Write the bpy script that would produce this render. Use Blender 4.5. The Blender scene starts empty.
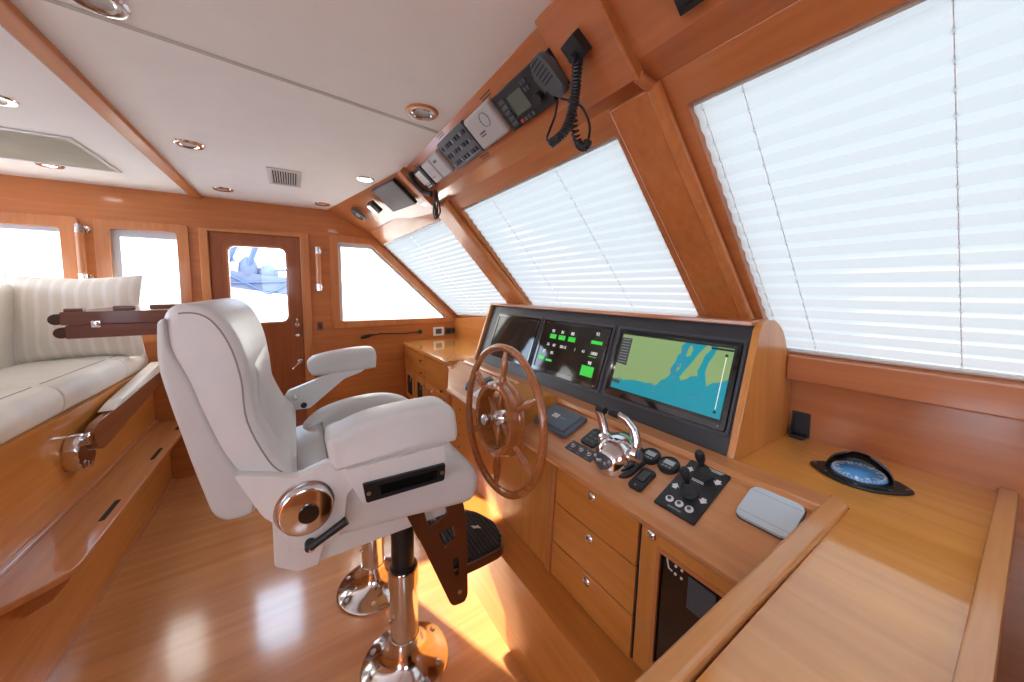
import bpy, bmesh, math, random
from mathutils import Vector, Matrix
random.seed(4)
SC = bpy.context.scene
COL = SC.collection
PI = math.pi
V = Vector

# ------------------------------------------------------------------ materials
def lin(c):
    r = []
    for v in c[:3]:
        v /= 255.0
        r.append(v/12.92 if v <= .04045 else ((v+.055)/1.055)**2.4)
    return (r[0], r[1], r[2], 1)

def setin(n, **kw):
    for k, v in kw.items():
        k = k.replace('_', ' ')
        if k in n.inputs:
            n.inputs[k].default_value = v

def base_mat(name):
    m = bpy.data.materials.new(name); m.use_nodes = True
    return m, m.node_tree, m.node_tree.nodes['Principled BSDF']

def pm(name, col, rough=.5, metal=0, coat=0, coat_r=.05, spec=.5, emit=0, sheen=0, bump=0, bscale=200, coat_ior=1.5, vary=.06):
    m, t, p = base_mat(name)
    c = lin(col)
    setin(p, Base_Color=c, Roughness=rough, Metallic=metal, Coat_Weight=coat, Coat_Roughness=coat_r, Coat_IOR=coat_ior, Specular_IOR_Level=spec, Sheen_Weight=sheen)
    if emit:
        setin(p, Emission_Color=c, Emission_Strength=emit)
    tc = t.nodes.new('ShaderNodeTexCoord')
    nz = t.nodes.new('ShaderNodeTexNoise'); setin(nz, Scale=bscale, Detail=3.0)
    t.links.new(tc.outputs['Object'], nz.inputs['Vector'])
    if vary and not emit:
        r = t.nodes.new('ShaderNodeValToRGB')
        r.color_ramp.elements[0].position = .3; r.color_ramp.elements[1].position = .7
        r.color_ramp.elements[0].color = tuple(x*(1-vary) for x in c[:3])+(1,)
        r.color_ramp.elements[1].color = tuple(min(1, x*(1+vary)) for x in c[:3])+(1,)
        n2 = t.nodes.new('ShaderNodeTexNoise'); setin(n2, Scale=9.0, Detail=4.0)
        t.links.new(tc.outputs['Object'], n2.inputs['Vector'])
        t.links.new(n2.outputs['Fac'], r.inputs['Fac']); t.links.new(r.outputs['Color'], p.inputs['Base Color'])
    if bump:
        b = t.nodes.new('ShaderNodeBump'); setin(b, Strength=bump, Distance=.002)
        t.links.new(nz.outputs['Fac'], b.inputs['Height']); t.links.new(b.outputs['Normal'], p.inputs['Normal'])
    return m

def wood(name, c1, c2, axis='Y', rough=.3, coat=.6, coat_r=.08, coat_ior=1.5, scale=1.0, c3=None):
    m, t, p = base_mat(name)
    tc = t.nodes.new('ShaderNodeTexCoord'); mp = t.nodes.new('ShaderNodeMapping')
    s = {'X': (1.2, 22, 22), 'Y': (22, 1.2, 22), 'Z': (22, 22, 1.2)}[axis]
    mp.inputs['Scale'].default_value = tuple(v*scale for v in s)
    t.links.new(tc.outputs['Object'], mp.inputs['Vector'])
    n1 = t.nodes.new('ShaderNodeTexNoise'); setin(n1, Scale=1.6, Detail=6.0, Roughness=.62, Distortion=.35)
    t.links.new(mp.outputs['Vector'], n1.inputs['Vector'])
    r = t.nodes.new('ShaderNodeValToRGB')
    e = r.color_ramp.elements
    e[0].position = .32; e[0].color = lin(c1); e[1].position = .72; e[1].color = lin(c2)
    t.links.new(n1.outputs['Fac'], r.inputs['Fac'])
    mp2 = t.nodes.new('ShaderNodeMapping')
    s2 = {'X': (.5, 3.2, 3.2), 'Y': (3.2, .5, 3.2), 'Z': (3.2, 3.2, .5)}[axis]
    mp2.inputs['Scale'].default_value = s2
    t.links.new(tc.outputs['Object'], mp2.inputs['Vector'])
    n2 = t.nodes.new('ShaderNodeTexNoise'); setin(n2, Scale=1.3, Detail=3.0, Distortion=.6)
    t.links.new(mp2.outputs['Vector'], n2.inputs['Vector'])
    mx = t.nodes.new('ShaderNodeMix'); mx.data_type = 'RGBA'; mx.blend_type = 'MULTIPLY'
    r2 = t.nodes.new('ShaderNodeValToRGB')
    r2.color_ramp.elements[0].position = .3; r2.color_ramp.elements[0].color = (.80, .76, .72, 1)
    r2.color_ramp.elements[1].position = .7; r2.color_ramp.elements[1].color = (1, 1, 1, 1)
    t.links.new(n2.outputs['Fac'], r2.inputs['Fac'])
    mx.inputs['Factor'].default_value = .8
    t.links.new(r.outputs['Color'], mx.inputs[6]); t.links.new(r2.outputs['Color'], mx.inputs[7])
    t.links.new(mx.outputs[2], p.inputs['Base Color'])
    setin(p, Roughness=rough, Coat_Weight=coat, Coat_Roughness=coat_r, Coat_IOR=coat_ior, Specular_IOR_Level=.35)
    return m

def translucent(name, col, weight=1.0, refl=.35):
    m = bpy.data.materials.new(name); m.use_nodes = True
    t = m.node_tree; t.nodes.clear()
    o = t.nodes.new('ShaderNodeOutputMaterial')
    a = t.nodes.new('ShaderNodeBsdfTranslucent'); a.inputs['Color'].default_value = lin(col)
    d = t.nodes.new('ShaderNodeBsdfDiffuse'); d.inputs['Color'].default_value = lin(col)
    mx = t.nodes.new('ShaderNodeMixShader'); mx.inputs[0].default_value = refl
    tc = t.nodes.new('ShaderNodeTexCoord'); nz = t.nodes.new('ShaderNodeTexNoise'); setin(nz, Scale=120.0, Detail=2.0)
    hs = t.nodes.new('ShaderNodeValToRGB'); c = lin(col)
    hs.color_ramp.elements[0].color = tuple(v*.96 for v in c[:3])+(1,); hs.color_ramp.elements[1].color = c
    t.links.new(tc.outputs['Object'], nz.inputs['Vector']); t.links.new(nz.outputs['Fac'], hs.inputs['Fac'])
    t.links.new(hs.outputs['Color'], a.inputs['Color'])
    t.links.new(a.outputs[0], mx.inputs[1]); t.links.new(d.outputs[0], mx.inputs[2]); t.links.new(mx.outputs[0], o.inputs[0])
    return m

def clear_glass(name, tint=(250, 252, 255), refl=.07):
    m = bpy.data.materials.new(name); m.use_nodes = True
    t = m.node_tree; t.nodes.clear()
    o = t.nodes.new('ShaderNodeOutputMaterial')
    a = t.nodes.new('ShaderNodeBsdfTransparent'); a.inputs['Color'].default_value = lin(tint)
    g = t.nodes.new('ShaderNodeBsdfGlossy'); g.inputs['Roughness'].default_value = .02
    mx = t.nodes.new('ShaderNodeMixShader'); mx.inputs[0].default_value = refl
    t.links.new(a.outputs[0], mx.inputs[1]); t.links.new(g.outputs[0], mx.inputs[2]); t.links.new(mx.outputs[0], o.inputs[0])
    return m

WALL = wood('wall_veneer', (186, 108, 52), (204, 126, 66), 'X', rough=.38, coat=.35)
WALLZ = wood('wall_veneer_upright', (184, 106, 52), (202, 124, 66), 'Z', rough=.38, coat=.4)
DOORW = wood('door_veneer', (154, 84, 44), (172, 98, 54), 'Z', rough=.4, coat=.35)
FRAME = wood('frame_wood', (194, 120, 66), (212, 138, 82), 'Z', rough=.32, coat=.5)
FRAMEY = wood('frame_wood_long', (184, 112, 64), (204, 130, 78), 'Y', rough=.32, coat=.5)
OVER = wood('overhead_veneer', (182, 110, 66), (200, 126, 78), 'Y', rough=.3, coat=.7, coat_r=.12)
CONS = wood('console_veneer', (200, 126, 56), (218, 144, 70), 'Y', rough=.34, coat=.5)
CONSZ = wood('console_veneer_upright', (208, 136, 64), (226, 154, 80), 'Z', rough=.34, coat=.5)
DESK = wood('desk_top_wood', (200, 136, 88), (216, 152, 102), 'Y', rough=.34, coat=.35, coat_r=.2)
TOPW = wood('counter_wood', (226, 156, 72), (242, 176, 90), 'Y', rough=.24, coat=1, coat_r=.07, coat_ior=1.75)
RAILW = wood('rail_oak', (212, 148, 88), (232, 172, 110), 'X', rough=.3, coat=.8, coat_r=.12)
EDGEY = wood('edge_wood', (202, 134, 84), (218, 152, 100), 'Y', rough=.28, coat=.8)
FLOORM = wood('floor_wood', (204, 142, 88), (230, 168, 112), 'X', rough=.3, coat=1, coat_r=.12, coat_ior=1.6, scale=.55)
SETW = wood('settee_veneer', (218, 142, 66), (234, 160, 80), 'Y', rough=.36, coat=.5)
STEPW = wood('step_wood', (196, 128, 76), (218, 152, 94), 'Y', rough=.36, coat=.5)
WHEELW = wood('wheel_mahogany', (160, 92, 46), (192, 118, 64), 'Z', rough=.2, coat=1, coat_r=.04, scale=1.6)
TABLEW = wood('table_mahogany', (116, 66, 48), (138, 82, 60), 'X', rough=.4, coat=.3)
SOFF = wood('soffit_veneer', (182, 110, 66), (200, 126, 78), 'Y', rough=.25, coat=1, coat_r=.12, coat_ior=1.8)
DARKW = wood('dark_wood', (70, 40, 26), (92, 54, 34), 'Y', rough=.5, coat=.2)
CEIL = pm('ceiling_vinyl', (242, 242, 243), .75, bump=.08, bscale=300, vary=.015)
CEILG = pm('ceiling_seam_grey', (196, 194, 190), .7)
LEATH = pm('white_leather', (221, 221, 219), .42, coat=.15, coat_r=.3, bump=.12, bscale=180, vary=.03)
LEATHS = pm('white_leather_shell', (205, 205, 203), .45, coat=.1, coat_r=.3, bump=.12, bscale=180, vary=.03)
SEAM = pm('leather_seam', (150, 146, 138), .7)
CREAM = pm('cream_vinyl', (250, 246, 236), .42, bump=.3, bscale=26, vary=.04)
WHITEP = pm('white_paint', (230, 229, 226), .38, coat=.2, vary=.02)
GREYP = pm('pale_grey_plastic', (205, 203, 200), .4, vary=.02)
SILV = pm('silver_grey_plastic', (176, 172, 170), .35, vary=.03)
BLACK = pm('black_plastic', (30, 31, 34), .4, vary=.1)
BLACKG = pm('black_gloss', (14, 15, 17), .1, coat=.5, vary=0)
PODB = pm('pod_black_panel', (46, 47, 52), .42, coat=.2, coat_r=.25, vary=.05)
BEZEL = pm('monitor_bezel', (70, 74, 82), .35, vary=.03)
DGREY = pm('dark_grey_plastic', (72, 76, 82), .45, vary=.05)
BGREY = pm('blue_grey_cover', (92, 102, 114), .5, vary=.05)
RUB = pm('black_rubber', (38, 38, 40), .65, vary=.1)
CHROME = pm('chrome', (222, 222, 224), .12, metal=1, vary=0)
STEEL = pm('brushed_steel', (190, 188, 186), .28, metal=1, vary=.03)
BRASS = pm('brass', (176, 140, 86), .25, metal=1, vary=.04)
BRONZE = pm('bronze_plate', (120, 78, 52), .3, metal=.65, coat=.3, vary=.04)
ALUS = pm('pale_tablet', (196, 208, 214), .3, coat=.3, vary=.02)
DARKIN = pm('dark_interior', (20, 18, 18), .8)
SCREEN = pm('screen_black_glass', (40, 41, 39), .05, spec=.4, vary=0)
LABELW = pm('white_marking', (226, 226, 224), .5, vary=0)
LABELG = pm('grey_marking', (130, 134, 140), .5, vary=0)
GREEN = pm('lit_green', (30, 176, 44), .3, emit=.75)
LAND = pm('lit_chart_land', (124, 152, 98), .25, emit=.5, vary=0)
WATER = pm('lit_chart_water', (4, 134, 150), .25, emit=.5, vary=0)
SHALLOW = pm('lit_chart_shallow', (60, 120, 150), .25, emit=.5, vary=0)
MENU = pm('lit_chart_menu', (62, 72, 68), .25, emit=.25, vary=0)
WLIT = pm('lit_white', (220, 225, 220), .3, emit=.55, vary=0)
RED = pm('red_key', (180, 50, 50), .4, vary=0)
PAPER = pm('white_paper', (225, 226, 230), .7, vary=.02)
COMPB = pm('compass_card_blue', (84, 176, 246), .3, coat=1, vary=.05)
LCD = pm('lcd_grey', (170, 180, 182), .25, vary=.02)
LCDG = pm('lcd_green_grey', (96, 108, 98), .2, coat=.5, vary=.02)
PILM = None
YW = pm('yacht_white', (240, 242, 246), .4, vary=.01)
YB = pm('yacht_blue_grey', (66, 82, 112), .5, vary=.06)
YD = pm('yacht_cover_grey', (84, 92, 108), .7, vary=.1)
WATERM = pm('harbour_water', (120, 140, 150), .1, vary=.1)
BLIND = translucent('pleated_blind_fabric', (137, 132, 124), refl=.4)
SCR = translucent('white_window_screen', (236, 236, 234), refl=.15)
SCRB = pm('window_screen_hem', (205, 214, 226), .8, vary=.02)
GLASS = clear_glass('clear_window_glass', refl=.02)
LENS = pm('frosted_light_lens', (250, 246, 236), .4, emit=1.6)

def stripe_fabric():
    m, t, p = base_mat('striped_cream_fabric')
    tc = t.nodes.new('ShaderNodeTexCoord')
    w = t.nodes.new('ShaderNodeTexWave'); w.wave_type = 'BANDS'; w.bands_direction = 'X'
    setin(w, Scale=6.0, Distortion=2.4, Detail=3.0, Detail_Scale=.8)
    t.links.new(tc.outputs['Object'], w.inputs['Vector'])
    r = t.nodes.new('ShaderNodeValToRGB')
    r.color_ramp.elements[0].position = .55; r.color_ramp.elements[0].color = lin((238, 232, 220))
    r.color_ramp.elements[1].position = .9; r.color_ramp.elements[1].color = lin((248, 245, 238))
    t.links.new(w.outputs['Fac'], r.inputs['Fac']); t.links.new(r.outputs['Color'], p.inputs['Base Color'])
    setin(p, Roughness=.9, Sheen_Weight=.2)
    return m
PILM = stripe_fabric()

# ------------------------------------------------------------------ mesh builder
OFF = {}
def empty(name, loc=(0, 0, 0), M=None):
    o = bpy.data.objects.new(name, None); COL.objects.link(o)
    o.empty_display_size = .05
    if M is not None:
        o.matrix_world = M; OFF[o.name] = V((0, 0, 0))
    else:
        o.location = loc; OFF[o.name] = V(loc)
    return o
def tag(o, label=None, cat=None, group=None, kind=None):
    if label: o['label'] = label
    if cat: o['category'] = cat
    if group: o['group'] = group
    if kind: o['kind'] = kind
    return o
def thing(name, label, cat, loc=(0, 0, 0), M=None, group=None):
    return tag(empty(name, loc, M), label, cat, group)

def rounded(pts, r, seg=4):
    out = []; n = len(pts)
    rr = r if isinstance(r, (list, tuple)) else [r]*n
    for i in range(n):
        p = V(pts[i]).to_2d() if len(pts[i]) > 2 else V(pts[i]); a = V(pts[i-1]); b = V(pts[(i+1) % n])
        if rr[i] <= 0: out.append((p.x, p.y)); continue
        d1 = (a-p); d2 = (b-p); l = min(d1.length, d2.length)*.48
        q = min(rr[i], l)
        s = p+d1.normalized()*q; e = p+d2.normalized()*q
        for k in range(seg+1):
            t = k/seg
            w = s*(1-t)**2+p*2*t*(1-t)+e*t*t
            out.append((w.x, w.y))
    return out
def rect(x0, x1, y0, y1, r=0, seg=4):
    p = [(x0, y0), (x1, y0), (x1, y1), (x0, y1)]
    return rounded(p, r, seg) if r else p
def smooth(pts, n=5):
    """closed Catmull-Rom outline"""
    P = [V(p) for p in pts]; m = len(P); out = []
    for i in range(m):
        a, b, c, d = P[i-1], P[i], P[(i+1) % m], P[(i+2) % m]
        for k in range(n):
            t = k/n
            q = .5*((2*b)+(c-a)*t+(2*a-5*b+4*c-d)*t*t+(3*b-a-3*c+d)*t**3)
            out.append((q.x, q.y))
    return out
def circle(cx, cy, r, n=24, ry=None):
    ry = ry or r
    return [(cx+r*math.cos(2*PI*k/n), cy+ry*math.sin(2*PI*k/n)) for k in range(n)]

AX = {'Z': lambda u, v, h: (u, v, h), 'Y': lambda u, v, h: (u, h, v), 'X': lambda u, v, h: (h, u, v)}

class MB:
    def __init__(self, M=None):
        self.bm = bmesh.new(); self.M = M or Matrix()
    def v(self, p): return self.bm.verts.new(self.M @ V(p))
    def box(self, x0, x1, y0, y1, z0, z1, r=0, seg=2):
        vs = [self.v((x, y, z)) for x in (x0, x1) for y in (y0, y1) for z in (z0, z1)]
        fs = [(0, 1, 3, 2), (4, 6, 7, 5), (0, 4, 5, 1), (2, 3, 7, 6), (0, 2, 6, 4), (1, 5, 7, 3)]
        faces = [self.bm.faces.new([vs[i] for i in f]) for f in fs]
        if r:
            ed = list({e for f in faces for e in f.edges})
            bmesh.ops.bevel(self.bm, geom=ed, offset=r, segments=seg, profile=.5, affect='EDGES', clamp_overlap=True)
        return self
    def hexa(self, p):      # eight corners: bottom 4 loop, top 4 loop
        vs = [self.v(q) for q in p]
        for f in ((3, 2, 1, 0), (4, 5, 6, 7), (0, 1, 5, 4), (1, 2, 6, 5), (2, 3, 7, 6), (3, 0, 4, 7)):
            self.bm.faces.new([vs[i] for i in f])
        return self
    def prism(self, pts, a, b, axis='Z', r=0, seg=2):
        f = AX[axis]
        A = [self.v(f(u, w, a)) for u, w in pts]; B = [self.v(f(u, w, b)) for u, w in pts]
        n = len(pts)
        f1 = self.bm.faces.new(A); f2 = self.bm.faces.new(B[::-1])
        for i in range(n):
            self.bm.faces.new([A[i], B[i], B[(i+1) % n], A[(i+1) % n]])
        if r:
            ed = list(set(f1.edges) | set(f2.edges))
            bmesh.ops.bevel(self.bm, geom=ed, offset=r, segments=seg, profile=.5, affect='EDGES', clamp_overlap=True)
        return self
    def plate(self, outer, holes, a, b, axis='Z'):
        f = AX[axis]; loops = [outer]+list(holes); es = []; rings = []
        for L in loops:
            vs = [self.v(f(u, w, a)) for u, w in L]; rings.append(vs)
            for i in range(len(vs)): es.append(self.bm.edges.new((vs[i], vs[(i+1) % len(vs)])))
        g = bmesh.ops.triangle_fill(self.bm, use_beauty=True, edges=es)
        faces = [x for x in g['geom'] if isinstance(x, bmesh.types.BMFace)]
        mp = {}
        for L, vs in zip(loops, rings):
            for (u, w), q in zip(L, vs): mp[q] = self.v(f(u, w, b))
        for fc in faces:
            self.bm.faces.new([mp[q] for q in reversed(fc.verts)])
        for vs in rings:
            for i in range(len(vs)):
                p, q = vs[i], vs[(i+1) % len(vs)]
                self.bm.faces.new([p, q, mp[q], mp[p]])
        return self
    def lathe(self, prof, seg=28, M=None, cap=True):
        M = M or Matrix(); rings = []
        for r, z in prof:
            if r < 1e-6: rings.append([self.v(M @ V((0, 0, z)))])
            else: rings.append([self.v(M @ V((r*math.cos(2*PI*k/seg), r*math.sin(2*PI*k/seg), z))) for k in range(seg)])
        for A, B in zip(rings, rings[1:]):
            for k in range(seg):
                k2 = (k+1) % seg
                if len(A) == 1 and len(B) == 1: continue
                if len(A) == 1: self.bm.faces.new([A[0], B[k], B[k2]])
                elif len(B) == 1: self.bm.faces.new([A[k], A[k2], B[0]])
                else: self.bm.faces.new([A[k], A[k2], B[k2], B[k]])
        if cap:
            for R in (rings[0], rings[-1]):
                if len(R) > 2: self.bm.faces.new(R)
        return self
    def tube(self, pts, r, seg=10, closed=False, cap=True):
        pts = [V(p) for p in pts]; n = len(pts); rings = []
        rr = r if isinstance(r, (list, tuple)) else [r]*n
        up = None
        for i in range(n):
            if closed: d = pts[(i+1) % n]-pts[i-1]
            else: d = pts[min(i+1, n-1)]-pts[max(i-1, 0)]
            d.normalize()
            if up is None:
                up = V((0, 0, 1)) if abs(d.z) < .9 else V((1, 0, 0))
            s = d.cross(up)
            if s.length < 1e-6: s = d.orthogonal()
            s.normalize(); up = s.cross(d).normalized()
            rings.append([self.v(pts[i]+rr[i]*(math.cos(2*PI*k/seg)*s+math.sin(2*PI*k/seg)*up)) for k in range(seg)])
        m = n if closed else n-1
        for i in range(m):
            A, B = rings[i], rings[(i+1) % n]
            for k in range(seg):
                self.bm.faces.new([A[k], A[(k+1) % seg], B[(k+1) % seg], B[k]])
        if not closed and cap:
            self.bm.faces.new(rings[0]); self.bm.faces.new(rings[-1][::-1])
        return self
    def grid(self, fn, nu, nv, closeu=False):
        G = [[self.v(fn(i/nu, j/nv)) for j in range(nv+1)] for i in range(nu+(0 if closeu else 1))]
        for i in range(nu):
            for j in range(nv):
                i2 = (i+1) % len(G)
                self.bm.faces.new([G[i][j], G[i2][j], G[i2][j+1], G[i][j+1]])
        return self
    def pillow(self, pts, a, b, r, axis='Y', n=5):
        """closed outline swept from a to b with softly rounded rims (offset inwards at both ends)"""
        f = AX[axis]; P = [V(p) for p in pts]; m = len(P)
        area = sum(P[i].x*P[(i+1) % m].y-P[(i+1) % m].x*P[i].y for i in range(m))
        sg = 1 if area > 0 else -1
        N = []
        for i in range(m):
            d = (P[(i+1) % m]-P[i-1]); N.append(V((-d.y, d.x)).normalized()*sg)
        lim = []
        for i in range(m):
            u, w = P[i]-P[i-1], P[(i+1) % m]-P[i]
            ang = math.atan2(u.x*w.y-u.y*w.x, u.dot(w))*sg
            lim.append(min(1.0, .75*(u.length+w.length)/2/max(ang, 1e-4)/r) if ang > 0 else 1.0)
        for _ in range(3): lim = [min(lim[i-1]*1.15, lim[i], lim[(i+1) % m]*1.15) for i in range(m)]
        for _ in range(4): lim = [(lim[i-1]+2*lim[i]+lim[(i+1) % m])/4 for i in range(m)]
        N = [q*l for q, l in zip(N, lim)]
        rings = []
        st = [(r*(1-math.sin(PI/2*k/n)), a+r*(1-math.cos(PI/2*k/n))) for k in range(n+1)]
        st += [(o, a+b-h) for o, h in reversed(st)]
        for o, h in st:
            rings.append([self.v(f(p.x+q.x*o, p.y+q.y*o, h)) for p, q in zip(P, N)])
        for A, B in zip(rings, rings[1:]):
            for i in range(m): self.bm.faces.new([A[i], A[(i+1) % m], B[(i+1) % m], B[i]])
        self.bm.faces.new(rings[0]); self.bm.faces.new(rings[-1][::-1])
        return self
    def sphere(self, c, r, seg=16, sz=None):
        sz = sz or (r, r, r); n = seg//2
        prof = [(math.sin(PI*k/n), -math.cos(PI*k/n)) for k in range(n+1)]
        return self.lathe(prof, seg, Matrix.Translation(c) @ Matrix.Diagonal((sz[0], sz[1], sz[2], 1)), cap=False)
    def put(self, name, mat, parent=None, bevel=0, bseg=2, angle=38, sub=0, solid=0):
        bmesh.ops.remove_doubles(self.bm, verts=self.bm.verts, dist=1e-6)
        bmesh.ops.recalc_face_normals(self.bm, faces=self.bm.faces)
        if parent is not None:
            o_ = OFF.get(parent.name, V((0, 0, 0)))
            if o_.length: bmesh.ops.translate(self.bm, verts=self.bm.verts, vec=-o_)
        me = bpy.data.meshes.new(name); self.bm.to_mesh(me); self.bm.free()
        me.materials.append(mat)
        for p in me.polygons: p.use_smooth = True
        me.set_sharp_from_angle(angle=math.radians(angle))
        o = bpy.data.objects.new(name, me); COL.objects.link(o)
        if parent is not None:
            o.parent = parent; OFF[o.name] = OFF.get(parent.name, V((0, 0, 0)))
        if solid:
            s = o.modifiers.new('solid', 'SOLIDIFY'); s.thickness = solid
        if bevel:
            b = o.modifiers.new('edge', 'BEVEL'); b.width = bevel; b.segments = bseg; b.limit_method = 'ANGLE'; b.angle_limit = math.radians(40)
            me.set_sharp_from_angle(angle=math.radians(80)) if bseg > 2 else None
        if angle < 50:
            wn_ = o.modifiers.new('normals', 'WEIGHTED_NORMAL'); wn_.keep_sharp = True; wn_.weight = 90
        if sub:
            s = o.modifiers.new('sub', 'SUBSURF'); s.levels = sub; s.render_levels = sub
        return o

def text_mesh(name, s, size, M, mat, parent, extrude=.0004):
    cu = bpy.data.curves.new(name, 'FONT'); cu.body = s; cu.size = size; cu.extrude = extrude
    cu.align_x = 'CENTER'; cu.align_y = 'CENTER'
    tmp = bpy.data.objects.new(name+'_src', cu); COL.objects.link(tmp)
    bpy.context.view_layer.update()
    me = bpy.data.meshes.new_from_object(tmp.evaluated_get(bpy.context.evaluated_depsgraph_get()))
    bpy.data.objects.remove(tmp); bpy.data.curves.remove(cu)
    me.name = name; me.transform(M); me.materials.clear(); me.materials.append(mat)
    o = bpy.data.objects.new(name, me); COL.objects.link(o); o.parent = parent
    OFF[o.name] = OFF.get(parent.name, V((0, 0, 0)))
    return o

def frame(origin, x, y):
    x = V(x).normalized(); y = V(y).normalized(); z = x.cross(y)
    return Matrix(((x.x, y.x, z.x, origin[0]), (x.y, y.y, z.y, origin[1]), (x.z, y.z, z.z, origin[2]), (0, 0, 0, 1)))
def copy_tree(o, parent=None, **kw):
    c = o.copy(); COL.objects.link(c); c.parent = parent
    OFF[c.name] = OFF.get(o.name, V((0, 0, 0)))
    for ch in list(o.children): copy_tree(ch, c)
    return c
def struct(o, label=None): return tag(o, label, None, None, 'structure')
def T(x, y, z=0): return Matrix.Translation((x, y, z))
def RX(a): return Matrix.Rotation(a, 4, 'X')
def RY(a): return Matrix.Rotation(a, 4, 'Y')
def RZ(a): return Matrix.Rotation(a, 4, 'Z')
def align(p, d):        # local Z along d, at p
    return T(*p) @ V(d).to_track_quat('Z', 'Y').to_matrix().to_4x4()

# key sizes
PW = 3.377      # port wall
CZ = 2.08       # ceiling
AFT, STB = -2.7, -1.35
CT = .89        # counter top height
KA = math.atan(.38)
def desk(x, y, h=0):
    """frame lying on the sloping desk, x towards starboard, y up the slope"""
    return frame((x-h*math.sin(KA), y, .80+.38*(x-.765)+h*math.cos(KA)), (0, -1, 0), (math.cos(KA), 0, math.sin(KA)))

# ------------------------------------------------------------------ room shell
struct(MB().box(AFT, 1.9, STB, PW+.05, -.05, 0).put('floor', FLOORM), 'varnished reddish wooden cabin floor')
struct(MB().prism([(AFT, STB), (.58, STB), (.57, 2.05), (.30, PW), (.30, PW+.06), (AFT, PW+.06)], CZ, CZ+.05).put('ceiling', CEIL), 'off-white padded cabin ceiling')
# port wall with openings
w1 = rect(-1.95, -1.212, 1.09, 1.80, .03)
w2 = rect(-1.02, -.677, 1.09, 1.81, .03)
door_hole = [(-.515, .02), (.062, .02), (.062, 1.83), (-.515, 1.83)]
trap = rounded([(.338, 1.108), (1.375, 1.098), (.625, 1.812), (.336, 1.822)], [.03, .015, .02, .03])
struct(MB().plate([(AFT, 0), (1.75, 0), (1.75, 1.0), (.6, 2.06), (.55, CZ+.02), (AFT, CZ+.02)], [w1, w2, door_hole, trap], PW, PW+.05, 'Y').put('wall_port', WALL), 'varnished cherry side wall with windows and door')
fr = MB().plate(rect(-2.02, -1.14, 1.03, 1.862, .03), [rect(-1.94, -1.222, 1.10, 1.79, .025)], PW-.016, PW+.01, 'Y').put('window_1', FRAME, bevel=.004)
struct(fr, 'wooden framed side window at the settee corner')
fr2 = MB().plate(rect(-1.078, -.622, 1.03, 1.862, .03), [rect(-1.012, -.685, 1.10, 1.802, .025)], PW-.016, PW+.01, 'Y').put('window_2', FRAME, bevel=.004)
struct(fr2, 'wooden framed side window behind the pillow')
fr3 = MB().plate(rounded([(.283, 1.05), (1.462, 1.058), (.655, 1.862), (.281, 1.878)], [.03, .05, .02, .03]), [rounded([(.345, 1.115), (1.355, 1.105), (.62, 1.803), (.343, 1.815)], [.02, .015, .02, .02])], PW-.018, PW+.01, 'Y').put('window_3', FRAME, bevel=.004)
struct(fr3, 'wooden framed wedge-shaped side window by the windshield')
def screen(parent, outer, inner):
    MB().plate(outer, [inner], PW+.030, PW+.036, 'Y').put('screen_hem', SCRB, parent)
    MB().prism(inner, PW+.032, PW+.034, 'Y').put('sun_screen', SCR, parent)
screen(fr, rect(-1.96, -1.2, 1.0, 1.82), rect(-1.93, -1.235, 1.03, 1.765))
screen(fr2, rect(-1.03, -.67, 1.0, 1.82), rect(-.975, -.69, 1.03, 1.755))
screen(fr3, [(.33, 1.10), (1.39, 1.09), (.63, 1.818), (.33, 1.828)], [(.372, 1.118), (1.325, 1.105), (.62, 1.772), (.372, 1.775)])

# door
dr = MB().plate(rect(-.515, .062, .02, 1.83), [rect(-.41, -.038, 1.13, 1.735, .06, 6)], PW+.008, PW+.042, 'Y').put('door_1', DOORW, bevel=.003)
struct(dr, 'dark wooden side door with rounded window')
MB().plate(rect(-.455, .005, 1.085, 1.785, .075, 6), [rect(-.447, -.003, 1.093, 1.777, .07, 6)], PW+.004, PW+.012, 'Y').put('trim_bead', DOORW, dr)
MB().plate(rect(-.42, -.028, 1.12, 1.745, .065, 6), [rect(-.406, -.042, 1.134, 1.731, .055, 6)], PW+.002, PW+.045, 'Y').put('window_rim', FRAMEY, dr)
MB().prism(rect(-.415, -.033, 1.125, 1.74, .06, 6), PW+.022, PW+.026, 'Y').put('window_glass', GLASS, dr)
jm = MB().plate([(-.565, .0), (.128, .0), (.128, 1.868), (-.565, 1.85)], [[(-.515, .02), (.062, .02), (.062, 1.83), (-.515, 1.83)]], PW-.022, PW+.01, 'Y').put('trim_door', FRAME, bevel=.004)
struct(jm, 'pale wooden casing around the side door')
# door hardware
h = MB().lathe([(.017, 0), (.017, .006), (.009, .01), (.009, .028)], 16, align((.018, PW+.006, 1.10), (0, -1, 0))).tube([(.018, PW-.02, 1.10), (.022, PW-.028, 1.12), (.016, PW-.028, 1.155)], [.008, .008, .006], 8)
h.put('latch_handle', CHROME, dr)
MB().lathe([(.016, 0), (.016, .01), (.011, .014), (.004, .016)], 16, align((.021, PW+.006, 1.01), (0, -1, 0))).put('lock_cylinder', CHROME, dr)
MB().lathe([(.02, 0), (.02, .006), (.009, .01), (.009, .03)], 16, align((.028, PW+.006, .79), (0, -1, 0))).tube([(.028, PW-.022, .79), (.0, PW-.03, .765), (-.03, PW-.03, .735)], [.008, .008, .006], 8).put('lever_handle', CHROME, dr)

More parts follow.
